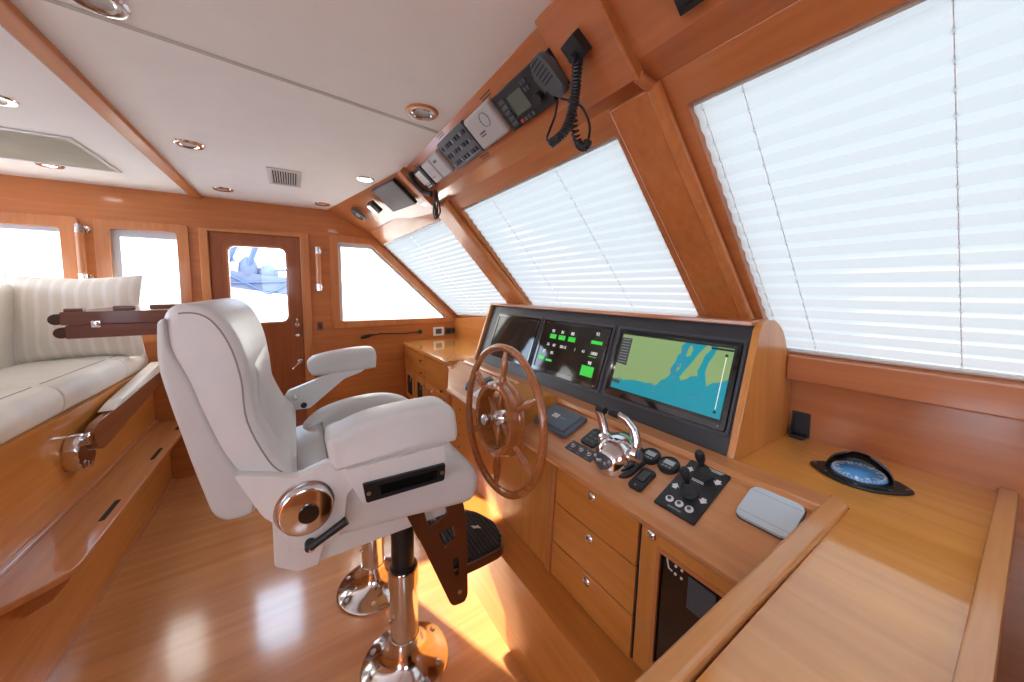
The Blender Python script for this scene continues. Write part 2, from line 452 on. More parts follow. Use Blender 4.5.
# starboard and aft walls, behind the camera; unseen window openings sized for fill light
struct(MB().plate([(AFT, 0), (1.9, 0), (1.9, 1.2), (1.45, 1.3), (.9, CZ+.02), (AFT, CZ+.02)], [rect(-2.5, -1.6, 1.0, 1.85), rect(-.5, .0, 1.3, 1.85)], STB-.05, STB, 'Y').put('wall_starboard', WALL), 'varnished wooden wall opposite the side door')
struct(MB().plate([(STB, 0), (PW, 0), (PW, CZ+.02), (STB, CZ+.02)], [rect(-.9, .5, .9, 1.9), rect(1.1, 3.2, 1.15, 1.95)], AFT-.05, AFT, 'X').put('wall_aft', WALL), 'varnished wooden wall behind the settee')

# beam, ceiling seam, plank line
BEAMW = wood('beam_wood', (190, 116, 62), (208, 134, 76), 'Y', rough=.5, coat=.1)
struct(MB().box(-.592, -.536, STB, PW, CZ-.022, CZ+.01, .006).put('trim_ceiling', BEAMW), 'long varnished wooden strip across the ceiling')
struct(MB().box(-.604, -.592, STB, PW, CZ-.008, CZ+.01).put('trim_ceiling_edge', CEILG), 'pale metal edge beside the ceiling strip')
struct(MB().hexa([(-.536, 1.285, CZ-.003), (.555, 1.458, CZ-.003), (.555, 1.474, CZ-.003), (-.536, 1.301, CZ-.003), (-.536, 1.285, CZ+.01), (.555, 1.458, CZ+.01), (.555, 1.474, CZ+.01), (-.536, 1.301, CZ+.01)]).put('trim_seam', CEILG), 'grey seam between two ceiling panels')
struct(MB().hexa([(AFT, .97, CZ-.003), (-.604, 1.275, CZ-.003), (-.604, 1.288, CZ-.003), (AFT, .985, CZ-.003), (AFT, .97, CZ+.01), (-.604, 1.275, CZ+.01), (-.604, 1.288, CZ+.01), (AFT, .985, CZ+.01)]).put('trim_seam_aft', CEILG), 'grey ceiling seam beyond the wooden strip')

# ------------------------------------------------------------------ windshield
WX = lambda z: 1.45-(z-1.19)*.88      # glass plane
def wp(z, y, n=0):      # point on the windshield plane, n inboard
    return V((WX(z), y, z))+V((-.75, 0, -.66))*n
# forward wall under the glass
struct(MB().prism([(1.47, 0), (1.47, 1.09), (1.45, 1.10), (1.45, 1.17), (1.52, 1.19), (1.9, 1.19), (1.9, 0)], STB, 2.3, 'Y').put('wall_forward', OVER), 'reddish veneered dashboard wall under the windshield')
struct(MB().hexa([(1.47, 2.3, 0), (1.47, 3.38, 0), (1.9, 3.38, 0), (1.9, 2.3, 0), (1.45, 2.3, 1.19), (1.43, 3.38, 1.09), (1.9, 3.38, 1.09), (1.9, 2.3, 1.19)]).put('wall_forward_port', CONS), 'orange veneered corner wall under the end windshield pane')
struct(MB().box(1.405, 1.475, STB, .46, 1.095, 1.178, .006).put('trim_sill', OVER), 'wooden sill rail along the windshield foot')

def pane_frame(name, y0, y1, z0, z1, wdt, label):
    """wooden frame round one pane, built on the leaning glass plane"""
    M = frame(wp(z0, y1), (0, -1, 0), (WX(z1)-WX(z0), 0, z1-z0))
    H = (V((WX(z1), 0, z1))-V((WX(z0), 0, z0))).length; W = y1-y0
    b = MB(M).plate(rect(-wdt, W+wdt, -.03, H+wdt), [rect(0, W, 0, H, .012)], -.03, .022)
    o = b.put(name, FRAMEY, bevel=.004); struct(o, label)
    MB(M).prism(rect(-.01, W+.01, -.01, H+.01), -.028, -.024).put('glass_pane', GLASS, o)
    return M, W, H
pf = pane_frame('window_4', .725, 1.86, 1.185, 1.872, .085, 'middle windshield pane behind the monitors')
pg = pane_frame('window_5', -1.2, .505, 1.185, 1.868, .085, 'windshield pane above the compass')

def blind(name, label, fn, npl, cords, flat=False):
    """fn(u,v,n): u across, v up, n inboard"""
    root = thing(name, label, 'blind', loc=fn(.5, 0, 0), group='pleated window blinds')
    b = MB(); rows = npl*2
    G = []
    for j in range(rows+1):
        n = .0115 if j % 2 else .004
        G.append([b.v(fn(i/8, j/rows, n)) for i in range(9)])
    for j in range(rows):
        for i in range(8): b.bm.faces.new([G[j][i], G[j][i+1], G[j+1][i+1], G[j+1][i]])
    b.put('pleated_fabric', BLIND, root, angle=10)
    MB().tube([fn(0.005, .004, .012), fn(.995, .004, .012)], .007, 8).put('bottom_rail', GREYP, root)
    MB().tube([fn(0.005, .996, .010), fn(.995, .996, .010)], .008, 8).put('head_rail', GREYP, root)
    for u in cords:
        MB().tube([fn(u, .01, .0088), fn(u, .99, .0088)], .0009, 6).put('lift_cord', WHITEP, root)
    return root
def plane_fn(M, W, H): return lambda u, v, n: M @ V((-.003+u*(W+.006), .004+v*(H-.008), n-.010))
blind('window_blind', 'white pleated blind drawn across the middle windshield pane', plane_fn(*pf), 22, (.28, .72))
blind('window_blind', 'white pleated blind with visible cords on the windshield pane above the compass', plane_fn(*pg), 19, (.013, .066, .236, .5, .8))
# port end pane: TR, BR shared with the pillar, TL, BL at the port wall
TR, BR, TL, BL = V((.846, 2.16, 1.868)), V((1.44, 2.12, 1.2)), V((.728, 3.35, 1.828)), V((1.462, 3.35, 1.140))
nrm = ((TR-BL).cross(TL-BL)).normalized()
if nrm.x > 0: nrm = -nrm
def lp(u, v, n): return (BL*(1-u)+BR*u)*(1-v)+(TL*(1-u)+TR*u)*v+nrm*n
def lquad(u0, u1, v0, v1, n0, n1):
    c = [(u0, v0), (u1, v0), (u1, v1), (u0, v1)]
    return [lp(u, v, n0) for u, v in c]+[lp(u, v, n1) for u, v in c]
e = MB()
for q in ((-.05, 0, -.05, 1.05), (0, 1, 1, 1.15), (0, 1, -.06, 0)): e.hexa(lquad(*q, -.03, .02))
e = struct(e.put('window_6', FRAMEY), 'end windshield pane next to the wedge-shaped side window')
MB().hexa(lquad(0, 1, 0, 1, -.028, -.024)).put('glass_pane', GLASS, e)
blind('window_blind', 'white pleated blind on the narrow end windshield pane', lp, 24, (.5,))

# pillars between the panes
def pillar(name, yb0, yb1, yt0, yt1, label, m, rim):
    b = MB()
    z0, z1 = 1.19, 1.93
    pts = []
    for n in (-.03, .055):
        pts.append([wp(z0, yb0, n), wp(z0, yb1, n), wp(z1, yt1, n), wp(z1, yt0, n)])
    b.hexa(pts[0]+pts[1])
    o = struct(b.put(name, m, bevel=.006), label)
    for yb, yt in rim:
        MB().tube([wp(z0, yb, .036), wp(z1, yt, .036)], .02, 12).put('rounded_edge', FRAME, o)
    return o
pillar('trim_pillar', .548, .668, .566, .688, 'wooden pillar between the two big windshield panes', WALLZ, ((.54, .558),))
pillar('trim_pillar_port', 1.87, 2.06, 1.92, 2.095, 'wooden pillar beside the narrow end windshield pane', WALLZ, ((1.865, 1.915),))

# ------------------------------------------------------------------ overhead console
F0, F1 = V((.56, 0, CZ)), V((.715, 0, 1.943))
fd = (F1-F0).normalized()
FAS = lambda y, s: frame((F0.x+fd.x*s, y, F0.z+fd.z*s), (0, -1, 0), (-fd.x, 0, -fd.z))   # s: metres down the fascia
oc = thing('overhead_console', 'reddish wooden overhead console above the windshield carrying the radios', 'overhead console', (.65, 1.0, 1.95))
MB().prism([(.56, CZ+.03), (.56, CZ), (.715, 1.943), (.735, 1.943), (.80, CZ+.03)], STB, 1.97, 'Y').put('fascia_board', OVER, oc, bevel=.003)
MB().prism([(.712, 1.944), (.84, 1.893), (.86, 1.90), (.74, 1.965)], STB, 2.2, 'Y').put('soffit', SOFF, oc)
MB(FAS(.737, 0)).box(0, .168, -.235, .012, -.004, .022, .003).put('raised_panel', OVER, oc)
MB(FAS(.5690, 0)).box(0, .012, -.238, .02, -.004, .028, .004).put('edge_molding', FRAMEY, oc)
MB().tube([(.722, .562, 1.912), (.745, .560, 1.905), (.77, .558, 1.90), (.79, .557, 1.885)], .014, 10).put('corner_molding', FRAMEY, oc)
# port end of the overhead: flatter board running to the side wall
MB().hexa([(.56, 1.97, CZ), (.27, PW, CZ), (.27, PW, CZ+.03), (.56, 1.97, CZ+.03), (.80, 1.97, 1.905), (.72, PW, 1.86), (.74, PW, 1.92), (.83, 1.97, 1.96)]).put('end_board', OVER, oc)
MB(FAS(2.03, 0)).box(0, .055, -.24, .01, -.01, .045, .004).put('divider_block', OVER, oc)

# ------------------------------------------------------------------ helm console
PX = .90
FX = lambda z: .772+(z-.348)*.0664
hc = thing('helm_console', 'varnished cherry helm console with drawers and sloping desk top', 'console', (.9, 1.0, 0))
MB().hexa([(FX(.345), .252, .345), (FX(.345), 1.95, .345), (1.3, 1.95, .345), (1.3, .252, .345), (FX(.76), .252, .76), (FX(.76), 1.95, .76), (1.3, 1.95, .76), (1.3, .252, .76)]).put('carcass', CONSZ, hc)
struct(MB().box(.653, .80, .1, 2.6, 0, .348, .004).put('trim_plinth', CONS), 'orange wooden toe ledge along the console foot')
def face(y0, y1, z0, z1, d, mat, name, par, hole=None, bev=.003):
    a = lambda z: FX(z)-d
    b = MB()
    b.hexa([(a(z0), y0, z0), (a(z0), y1, z0), (FX(z0)+.01, y1, z0), (FX(z0)+.01, y0, z0), (a(z1), y0, z1), (a(z1), y1, z1), (FX(z1)+.01, y1, z1), (FX(z1)+.01, y0, z1)])
    return b.put(name, mat, par, bevel=bev)
face(.932, .962, .348, .762, .012, FRAME, 'stile', hc)
MB().hexa([(FX(.352)-.0012, .262, .352), (FX(.352)-.0012, .937, .352), (FX(.352)+.004, .937, .352), (FX(.352)+.004, .262, .352), (FX(.76)-.0012, .262, .76), (FX(.76)-.0012, .937, .76), (FX(.76)+.004, .937, .76), (FX(.76)+.004, .262, .76)]).put('gap_shade_sheet', DARKIN, hc)  # dark backing sheet colours in the shade of the drawer gaps
def round_knob(par, y, z, name='knob'):
    MB().lathe([(.013, 0), (.014, .004), (.011, .007), (.006, .008), (.006, .012), (.0, .013)], 18, align((FX(z)-.008, y, z), (-1, 0, .07))).put(name, CHROME, par)
for z0, z1 in ((.622, .756), (.478, .618), (.352, .474)):
    d = face(.574, .927, z0, z1, .010, CONS, 'drawer', hc)
    round_knob(d, .75, z1-.026)
# cabinet door with dark opening
DM = frame((FX(.36), .564, .36), (0, -1, 0), (.0664, 0, 1))
dd = MB(DM).plate(rect(0, .30, 0, .4), [rounded([(.055, .045), (.30-.05, .045), (.30-.05, .356), (.055, .356)], .012)], 0, .010).put('cabinet_door', CONSZ, hc, bevel=.003)
MB(DM).plate(rect(.05, .255, .04, .361), [rect(.061, .244, .051, .350)], .004, .014).put('opening_bead', FRAME, dd, bevel=.002)
round_knob(dd, .533, .738)
MB(DM).box(.053, .252, .043, .358, .0014, .003).put('dark_panel', BLACKG, dd)
MB(DM).box(.135, .20, .26, .338, .0028, .008, .001).put('grey_module', DGREY, dd)
MB(DM).tube([(.076, .343, .004), (.082, .322, .004), (.092, .320, .004)], .002, 6).put('wire', LABELW, dd)
for k in range(4):
    MB(DM).lathe([(.004, .002), (.003, .005)], 10, T(.10+.016*(k % 2), .338-.020*(k//2))).put('terminal', LABELW, dd)
# desk top: sloping slab with rounded nosing
nz = []
x0, z0 = .765, .80
sl = math.tan(KA)
top = [(x0+.014, z0+.014*sl+.001), (1.0, z0+(1.0-x0)*sl)]
MB().prism([(x0+.05, z0-.038), (x0+.008, z0-.036), (x0-.002, z0-.026), (x0-.004, z0-.012), (x0+.003, z0-.001)]+top+[(1.0, z0-.038)], .252, 1.93, 'Y').put('desk_top', DESK, hc)
# raised strip behind the desk and along the side
MB().prism([(.984, .86), (.984, .893), (.992, .903), (1.0, .906), (1.062, .906), (1.072, .900), (1.076, .89), (1.076, .86)], .246, 2.168, 'Y').put('back_coaming', EDGEY, hc)
# port step wall between desk and port cabinet
MB().box(PX+.01, 1.07, 2.245, 2.262, .74, CT-.034).put('end_panel', CONSZ, hc)
MB().hexa([(.772, 1.93, .35), (.91, 2.25, .35), (1.0, 2.25, .35), (1.0, 1.93, .35), (.772, 1.93, .80), (.91, 2.25, .855), (1.0, 2.25, .889), (1.0, 1.93, .889)]).put('desk_end', DESK, hc)
for y, z in ((1.80, .70), (1.80, .62), (1.80, .55), (1.795, .48), (1.79, .41)):
    MB().lathe([(.006, 0), (.006, .003), (.0, .005)], 12, align((FX(z)-.001, y, z), (-1, 0, 0))).put('cap_screw', BRASS, hc)
# wooden helm block that carries the wheel
MB().prism(rounded([(.745, .70), (.82, .70), (.99, .86), (.99, .918), (.97, .926), (.745, .935)], [.02, 0, 0, .01, .02, .03]), 1.16, 1.40, 'Y', r=.01).put('wheel_block', CONSZ, hc)

# starboard side counter
sc = thing('side_counter', 'glossy varnished counter with raised rails holding the compass', 'counter', (.8, .1, 0))
MB().prism([(.2, .03), (1.47, .03), (1.47, .48), (1.076, .48), (1.076, .215), (.2, .215)], CT-.03, CT).put('counter_top', TOPW, sc)
MB().prism([(.2, .222), (1.05, .214), (1.07, .220), (1.078, .235), (1.078, .252), (.2, .252)], .84, .906, 'Z').put('inner_rail', RAILW, sc, bevel=.006, bseg=3)
MB().box(.2, 1.47, .004, .034, .80, .908, .006).put('outer_rail', RAILW, sc)
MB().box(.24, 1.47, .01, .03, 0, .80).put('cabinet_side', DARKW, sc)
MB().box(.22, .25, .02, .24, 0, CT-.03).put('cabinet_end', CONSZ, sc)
struct(MB().box(.3, 1.6, -.42, -.40, 0, .86).put('wall_shade_panel', DARKW), 'dark wooden panel added to shade the stairwell')  # added panel that keeps light off the floor beside the counter

# ------------------------------------------------------------------ monitor pod
up_ = V((.145, 0, .398)).normalized()
PODM = lambda y, s: frame((1.075+up_.x*s, y, .9+up_.z*s), (0, -1, 0), up_)
SL = .4236
pod = thing('instrument_pod', 'wooden instrument pod with black front holding three monitors', 'instrument pod', (1.2, 1.3, CT))
side = rounded([(1.058, CT), (1.205, 1.30), (1.30, 1.302), (1.372, 1.262), (1.458, 1.10), (1.458, CT)], [0, .03, .03, .05, .05, 0])
MB().prism(side, .462, .482, 'Y', r=.004).put('side_cheek', CONSZ, pod)
MB().prism(side, 2.15, 2.17, 'Y', r=.004).put('side_cheek', CONSZ, pod)
MB().prism([(1.19, 1.285), (1.192, 1.302), (1.30, 1.302), (1.372, 1.262), (1.36, 1.25), (1.29, 1.287)], .482, 2.15, 'Y').put('pod_top', OVER, pod, bevel=.004)
MB(PODM(2.15, 0)).box(0, 2.15-.482, 0, SL-.012, -.03, -.006).put('black_panel', PODB, pod)
MB().box(1.25, 1.36, .482, 2.15, CT, 1.15).put('pod_core', DARKW, pod)

def monitor(y0, y1, s0, s1, label):
    M = PODM(y1, s0)
    W = y1-y0; H = s1-s0
    r = thing('marine_monitor', label, 'monitor', M=M, group='monitors in the instrument pod')
    MB().plate(rect(0, W, 0, H, .008), [rect(.012, W-.012, .022, H-.014, .003)], -.006, .006).put('bezel', BLACKG, r, bevel=.002)
    MB().plate(rect(-.012, W+.012, -.012, H+.012, .01), [rect(-.002, W+.002, -.002, H+.002, .008)], -.006, .001).put('mounting_rim', BEZEL, r, bevel=.002)
    MB().box(.010, W-.010, .020, H-.012, -.005, .002).put('glass', SCREEN, r)
    MB().lathe([(.004, 0), (.004, .0075)], 10, T(W-.02, .011)).put('power_button', LABELG, r)
    return r, W, H
ZS = lambda z: (z-.9)/up_.z
mc, W, H = monitor(.505, .985, ZS(.962), ZS(1.228), 'monitor showing a green and blue nautical chart')
sx0, sx1, sy0, sy1 = .024, W-.020, .032, H-.022
def quadS(pts, z, mat, name, par):
    MB().prism([(sx0+(sx1-sx0)*u, sy0+(sy1-sy0)*v) for u, v in pts], z-.0006, z).put(name, mat, par)
quadS([(0, 0), (1, 0), (1, 1), (0, 1)], .0028, WATER, 'chart_water', mc)
land1 = [(.0, .17), (.06, .19), (.13, .18), (.2, .215), (.28, .23), (.36, .23), (.42, .25), (.44, .22), (.47, .26), (.49, .33), (.53, .38), (.56, .46), (.55, .55), (.575, .66), (.585, .78), (.61, .83), (.60, .93), (.63, 1), (.0, 1)]
quadS(land1, .0036, LAND, 'chart_land', mc)
quadS([(.66, .40), (.70, .44), (.73, .5), (.78, .52), (.77, .6), (.79, .72), (.80, .84), (.84, .95), (.83, 1), (.80, 1), (.75, .85), (.72, .73), (.69, .62), (.66, .52), (.64, .44)], .0036, LAND, 'chart_land', mc)
quadS([(.86, .40), (.90, .47), (.95, .50), (1, .56), (1, 1), (.885, 1), (.87, .88), (.84, .74), (.83, .6), (.845, .5)], .0036, LAND, 'chart_land', mc)
quadS([(.655, .78), (.69, .80), (.70, .92), (.68, .98), (.66, .90)], .0036, LAND, 'chart_land', mc)
quadS([(.60, .52), (.625, .56), (.63, .66), (.615, .64)], .0036, LAND, 'chart_land', mc)
for k, (u, v, a, b) in enumerate(((.60, .42, .035, .02), (.57, .52, .02, .05), (.61, .62, .025, .03), (.63, .74, .02, .05), (.67, .66, .02, .03), (.64, .88, .02, .04), (.70, .97, .03, .02))):
    quadS(circle(u, v, a*.6, 9, b), .0039, SHALLOW, 'chart_shoal', mc)
quadS([(.0, .46), (.115, .44), (.115, .94), (.0, .94)], .0042, MENU, 'chart_menu', mc)
for k in range(9):
    quadS([(.012, .90-.052*k), (.10, .90-.052*k), (.10, .915-.052*k), (.012, .915-.052*k)], .0046, LABELG, 'menu_line', mc)
quadS([(.0, .1), (.09, .095), (.09, .15), (.0, .16)], .0042, MENU, 'chart_menu', mc)
quadS([(.84, .955), (1, .955), (1, .985), (.84, .985)], .0042, SCREEN, 'chart_status_bar', mc)
quadS([(.955, .12), (.960, .12), (.960, .86), (.955, .86)], .0044, WLIT, 'zoom_slider', mc)
for v in (.08, .89):
    quadS(circle(.957, v, .012, 12, .02), .0044, SCREEN, 'zoom_button', mc)
for (u, v, a, l) in ((.78, .20, .6, .16), (.55, .2, 1.5, .12), (.42, .12, .3, .08)):
    du, dv = math.cos(a)*l/2, math.sin(a)*l/2
    quadS([(u-du, v-dv), (u+du, v+dv), (u+du+.004, v+dv-.008), (u-du+.004, v-dv-.008)], .0040, SHALLOW, 'chart_track', mc)

mm, W, H = monitor(1.03, 1.51, ZS(.962), ZS(1.228), 'dark monitor with green gauge blocks behind the steering wheel')
def gl(u, v, w, h, name='green_block', mat=GREEN):
    MB().box(u*W-w*W/2, u*W+w*W/2, v*H-h*H/2, v*H+h*H/2, .002, .003).put(name, mat, mm)
for u in (.215, .36, .515): gl(u, .70, .105, .085)
for u, s in ((.20, '95'), (.355, '81'), (.51, '88')): text_mesh('gauge_number', s, .023, T(u*W, .80*H, .003), WLIT, mm)
gl(.86, .72, .14, .055); text_mesh('gauge_number', '92', .022, T(.85*W, .86*H, .003), WLIT, mm)
for u, s in ((.17, '26'), (.27, '60'), (.42, '00:15'), (.60, '1'), (.72, '41'), (.86, '1800')): text_mesh('gauge_number', s, .021, T(u*W, .535*H, .003), WLIT, mm)
for u in (.14, .27): text_mesh('gauge_number', '85', .022, T(u*W, .39*H, .003), WLIT, mm)
gl(.115, .27, .10, .075); gl(.25, .245, .10, .04)
text_mesh('gauge_number', '98', .022, T(.84*W, .37*H, .003), WLIT, mm)
gl(.83, .235, .16, .17)
gl(.85, .478, .10, .01)
monitor(1.555, 2.02, ZS(.962), ZS(1.228), 'switched-off monitor with glossy glass nearest the side wall')

# ------------------------------------------------------------------ steering wheel
WC = V((.70, 1.184, .871))
wn = V((1, 0, -.085)).normalized()
WM = frame(WC, (0, -1, 0), V((0, -1, 0)).cross(V((-wn.x, 0, -wn.z))) * -1)
WM = frame(WC, (0, -1, 0), (.085, 0, 1)) @ Matrix.Diagonal((1.138, 1.138, 1.138, 1))          # local z points aft, to the helmsman
wh = thing('steering_wheel', 'large varnished wooden ship steering wheel with turned spokes', 'steering wheel', M=WM)
R = .255
MB().tube([(R*math.cos(2*PI*k/64), R*math.sin(2*PI*k/64), 0) for k in range(64)], .0135, 12, closed=True).put('rim', WHEELW, wh)
ringp = [(.103, .022), (.107, .034), (.118, .038), (.129, .034), (.133, .022), (.131, .006), (.136, -.002), (.137, -.014), (.130, -.022), (.110, -.022), (.104, -.014), (.106, .0), (.103, .022)]
MB().lathe(ringp, 48, cap=False).put('inner_ring', WHEELW, wh)
for k in range(6):
    a = PI/2+k*PI/3
    c, s = math.cos(a), math.sin(a)
    n = 14; pts = []; rr = []
    for i in range(n):
        t = i/(n-1); d = .13+(R-.13)*t
        pts.append((d*c, d*s, -.004*t)); rr.append(.0085+.0055*math.sin(PI*min(1, t*1.15))**2+(.004 if t < .08 else 0))
    MB().tube(pts, rr, 12).put('spoke', WHEELW, wh)
    pts = []; rr = []
    for i in range(12):
        t = i/11; d = .022+.08*t
        pts.append((d*c, d*s, .002)); rr.append(.006+.006*math.sin(PI*t)**2)
    MB().tube(pts, rr, 10).put('inner_spoke', WHEELW, wh)
MB().lathe([(.0, -.07), (.018, -.07), (.018, -.02), (.03, -.015), (.032, .004), (.026, .012), (.014, .014), (.0, .014)], 28).put('hub', CHROME, wh)
MB().lathe([(.012, .012), (.012, .04), (.019, .045), (.022, .055), (.019, .068), (.01, .075), (0, .076)], 24).put('hub_cap', CHROME, wh)
MB().lathe([(.04, -.075), (.045, -.06), (.04, -.045), (.02, -.035)], 24).put('back_boss', WHEELW, wh)

# ------------------------------------------------------------------ desk instruments
def dthing(name, label, cat, x, y, group=None): return thing(name, label, cat, M=desk(x, y), group=group)
CK = math.cos(KA)
# plotter cover
g = dthing('plotter_cover', 'grey rounded plastic plotter cover beside the steering wheel', 'plotter cover', .905, 1.045)
MB().box(-.10, .10, -.066, .066, 0, .022, .012, 3).put('base', BGREY, g)
MB().box(-.088, .088, -.056, .056, .02, .030, .008, 3).put('raised_lid', BGREY, g)
MB().box(-.03, -.022, -.012, .012, .0295, .0305).box(-.018, -.010, -.012, .012, .0295, .0305).box(-.006, .002, -.012, .012, .0295, .0305).put('white_mark', LABELW, g)
MB().box(.008, .045, -.004, .004, .0295, .0303).put('white_line', LABELG, g)
MB().box(.03, .07, -.064, -.060, .008, .014).put('latch', BLACK, g)
# toggle switch plate
s_ = dthing('toggle_switch_plate', 'small black plate with three toggle switches', 'switch panel', .838, .852)
MB().box(-.064, .064, -.024, .024, 0, .004, .0015).put('plate', DGREY, s_)
for k in (-.04, 0, .04):
    MB().lathe([(.009, .004), (.009, .006), (.006, .008), (.006, .012), (0, .013)], 14, T(k, 0)).put('switch_nut', CHROME, s_)
    MB().tube([(k, 0, .01), (k, .004, .026)], [.003, .0045], 8).put('toggle', CHROME, s_)
    MB().box(k-.007, k+.007, -.019, -.016, .004, .0045).put('legend', LABELG, s_)
# keypad
s_ = dthing('keypad', 'black rounded keypad with small grey keys beside the throttle', 'keypad', .906, .856)
MB().prism(rect(-.032, .032, -.042, .042, .008), 0, .010, r=.003).put('body', BLACK, s_)
for i in range(2):
    for j in range(3):
        MB().box(-.022+.024*i, -.002+.024*i, -.030+.02*j, -.016+.02*j, .009, .0118, .002).put('key', DGREY, s_)
# throttle control
th = dthing('throttle_control', 'chrome twin-lever throttle control on black base', 'throttle', .885, .715)
th.matrix_world = desk(.885, .715) @ Matrix.Diagonal((1.12, 1.12, 1.12, 1))
MB().prism(rounded([(-.068, -.062), (.062, -.062), (.068, .05), (-.06, .075)], .03, 5), 0, .008, r=.003).put('base_plate', BLACK, th)
def hpt(t, a, k=1.0):
    return V((-.004+.062*k*math.cos(t)*math.cos(a), -.006+.076*k*math.sin(t)*math.cos(a), .010+.068*k*math.sin(a)))
MB().grid(lambda u, v: hpt(2*PI*u, -.12+(PI/2+.12)*v*.999), 40, 14, closeu=True).put('housing', CHROME, th, angle=70)
def panel_pt(u, v, k=1.02):
    return hpt(-PI/2+.62*v*math.cos(2*PI*u), .52+.30*v*math.sin(2*PI*u), k)
MB().grid(lambda u, v: panel_pt(u, max(v, .001)), 32, 6, closeu=True).put('button_panel', DGREY, th, angle=80)
for k in range(5):
    q = panel_pt(0 if k > 1 else .5, (.75, .38, 0, .38, .75)[k], 1.02)
    MB().sphere(q+V((0, 0, -.003 if k % 2 else .003)), .0055, 10).put('push_button', STEEL, th)
for sx, pts, grip in ((-.052, [(-.052, .006, .045), (-.062, .018, .075), (-.072, .026, .105), (-.078, .028, .125), (-.072, .027, .135)], [(-.074, .027, .135), (-.045, .025, .134)]),
                      (.055, [(.055, .006, .045), (.052, .022, .072), (.040, .034, .10), (.020, .036, .122), (-.004, .033, .132)], [(.0, .033, .131), (-.030, .030, .133)])):
    MB().lathe([(.0, -.012), (.022, -.012), (.027, 0), (.022, .012), (0, .012)], 22, T(sx, .006, .042) @ RY(PI/2)).put('pivot_hub', CHROME, th)
    MB().tube([V(p) for p in pts], [.015, .0135, .012, .0105, .0095], 12).put('lever', CHROME, th)
    MB().tube(grip, [.0115, .0105], 12).put('lever_grip', BLACK, th)
MB().lathe([(.012, 0), (.012, .004), (0, .005)], 16, T(.066, .006, .042) @ RY(PI/2)).put('hub_badge', BGREY, th)
# round displays
for k, (x, y, lab) in enumerate(((.937, .644, 'round black digital display closest to the chrome throttle'), (.935, .58, 'round black digital display closest to the joystick panel'))):
    if k == 0:
        gd = dthing('digital_display', lab, 'display', x, y, 'pair of round digital displays')
        MB().lathe([(.0, 0), (.031, 0), (.032, .008), (.030, .014), (.026, .016), (.025, .013), (0, .013)], 28).put('housing', BLACK, gd)
        MB().box(-.016, .016, -.004, .014, .012, .0145, .001).put('lcd', LCD, gd)
        for q in (-.011, .0, .011): MB().box(q-.004, q+.004, -.016, -.009, .012, .0145, .001).put('button', LABELG, gd)
    else:
        g2 = copy_tree(gd); g2.matrix_world = desk(x, y); g2['label'] = lab
# black handheld remote
bx = dthing('remote_control', 'black rectangular remote lying in front of the round displays', 'remote', .851, .610)
MB().prism(rect(-.021, .021, -.042, .042, .006), 0, .012, r=.004).put('body', BLACK, bx)
MB().prism(rect(-.013, .013, -.012, .030, .006), .011, .0135).put('window', DGREY, bx)
MB().plate(rect(-.015, .015, -.014, .032, .007), [rect(-.013, .013, -.012, .030, .006)], .011, .0142).put('window_rim', BLACKG, bx)
MB().lathe([(.003, .012), (.003, .0135)], 8, T(0, -.032)).put('indicator', LABELG, bx)
# joystick panel
jp = dthing('joystick_panel', 'black thruster panel with two joysticks and white arrows', 'joystick panel', .900, .487)
MB().box(-.056, .056, -.098, .098, 0, .008, .003).put('plate', BLACK, jp)
def stick(x, y):
    MB().lathe([(.024, .008), (.024, .012), (.020, .016), (.0215, .019), (.017, .023), (.0185, .026), (.014, .030), (.0155, .033), (.011, .037), (.0095, .042)], 22, T(x, y)).put('rubber_boot', RUB, jp)
    MB().lathe([(.007, .036), (.008, .052), (.012, .062), (.0135, .072), (.0125, .082), (.008, .089), (0, .091)], 20, T(x, y)).put('joystick', BLACK, jp)
stick(0, .058); stick(0, -.018)
def arrow(x, y, a):
    M = T(x, y, .0085) @ RZ(a)
    MB(M).prism([(-.006, -.008), (.006, -.008), (.006, 0), (.011, 0), (0, .011), (-.011, 0), (-.006, 0)], -.0006, .0003).put('arrow', LABELW, jp)
for yy in (.058, -.018): arrow(-.038, yy-.002, PI/2*.0); arrow(.040, yy-.004, PI)
for x in (-.027, 0, .027):
    MB().lathe([(.0105, .008), (.0105, .0092), (.006, .0095), (.0055, .0115), (0, .012)], 18, T(x, -.066)).put('round_button', LABELW, jp)
    MB().lathe([(.005, .0094), (.005, .0128), (0, .013)], 14, T(x, -.066)).put('button_center', DGREY, jp)
MB().box(-.018, .014, .030, .0325, .008, .0086).box(-.016, .016, .025, .0275, .008, .0086).put('legend', LABELW, jp)
MB().box(.0, .04, .087, .0895, .008, .0086).box(.002, .036, .082, .084, .008, .0086).put('legend', LABELW, jp)
MB().box(-.02, .016, -.088, -.084, .008, .0086).put('legend', LABELG, jp)
# pale rounded tablet
tb = dthing('wireless_charger', 'pale blue-grey rounded pad lying by the raised rail', 'charging pad', .938, .322)
MB().prism(rect(-.056, .056, -.055, .055, .018, 5), 0, .005, r=.001).put('base', DGREY, tb)
MB().prism(rect(-.055, .055, -.054, .054, .017, 5), .005, .012, r=.003).put('top_plate', ALUS, tb)
for q in (.0364, -.0364): MB().box(-.052, .052, q-.0004, q+.0004, .0115, .0123).put('groove', LABELG, tb)
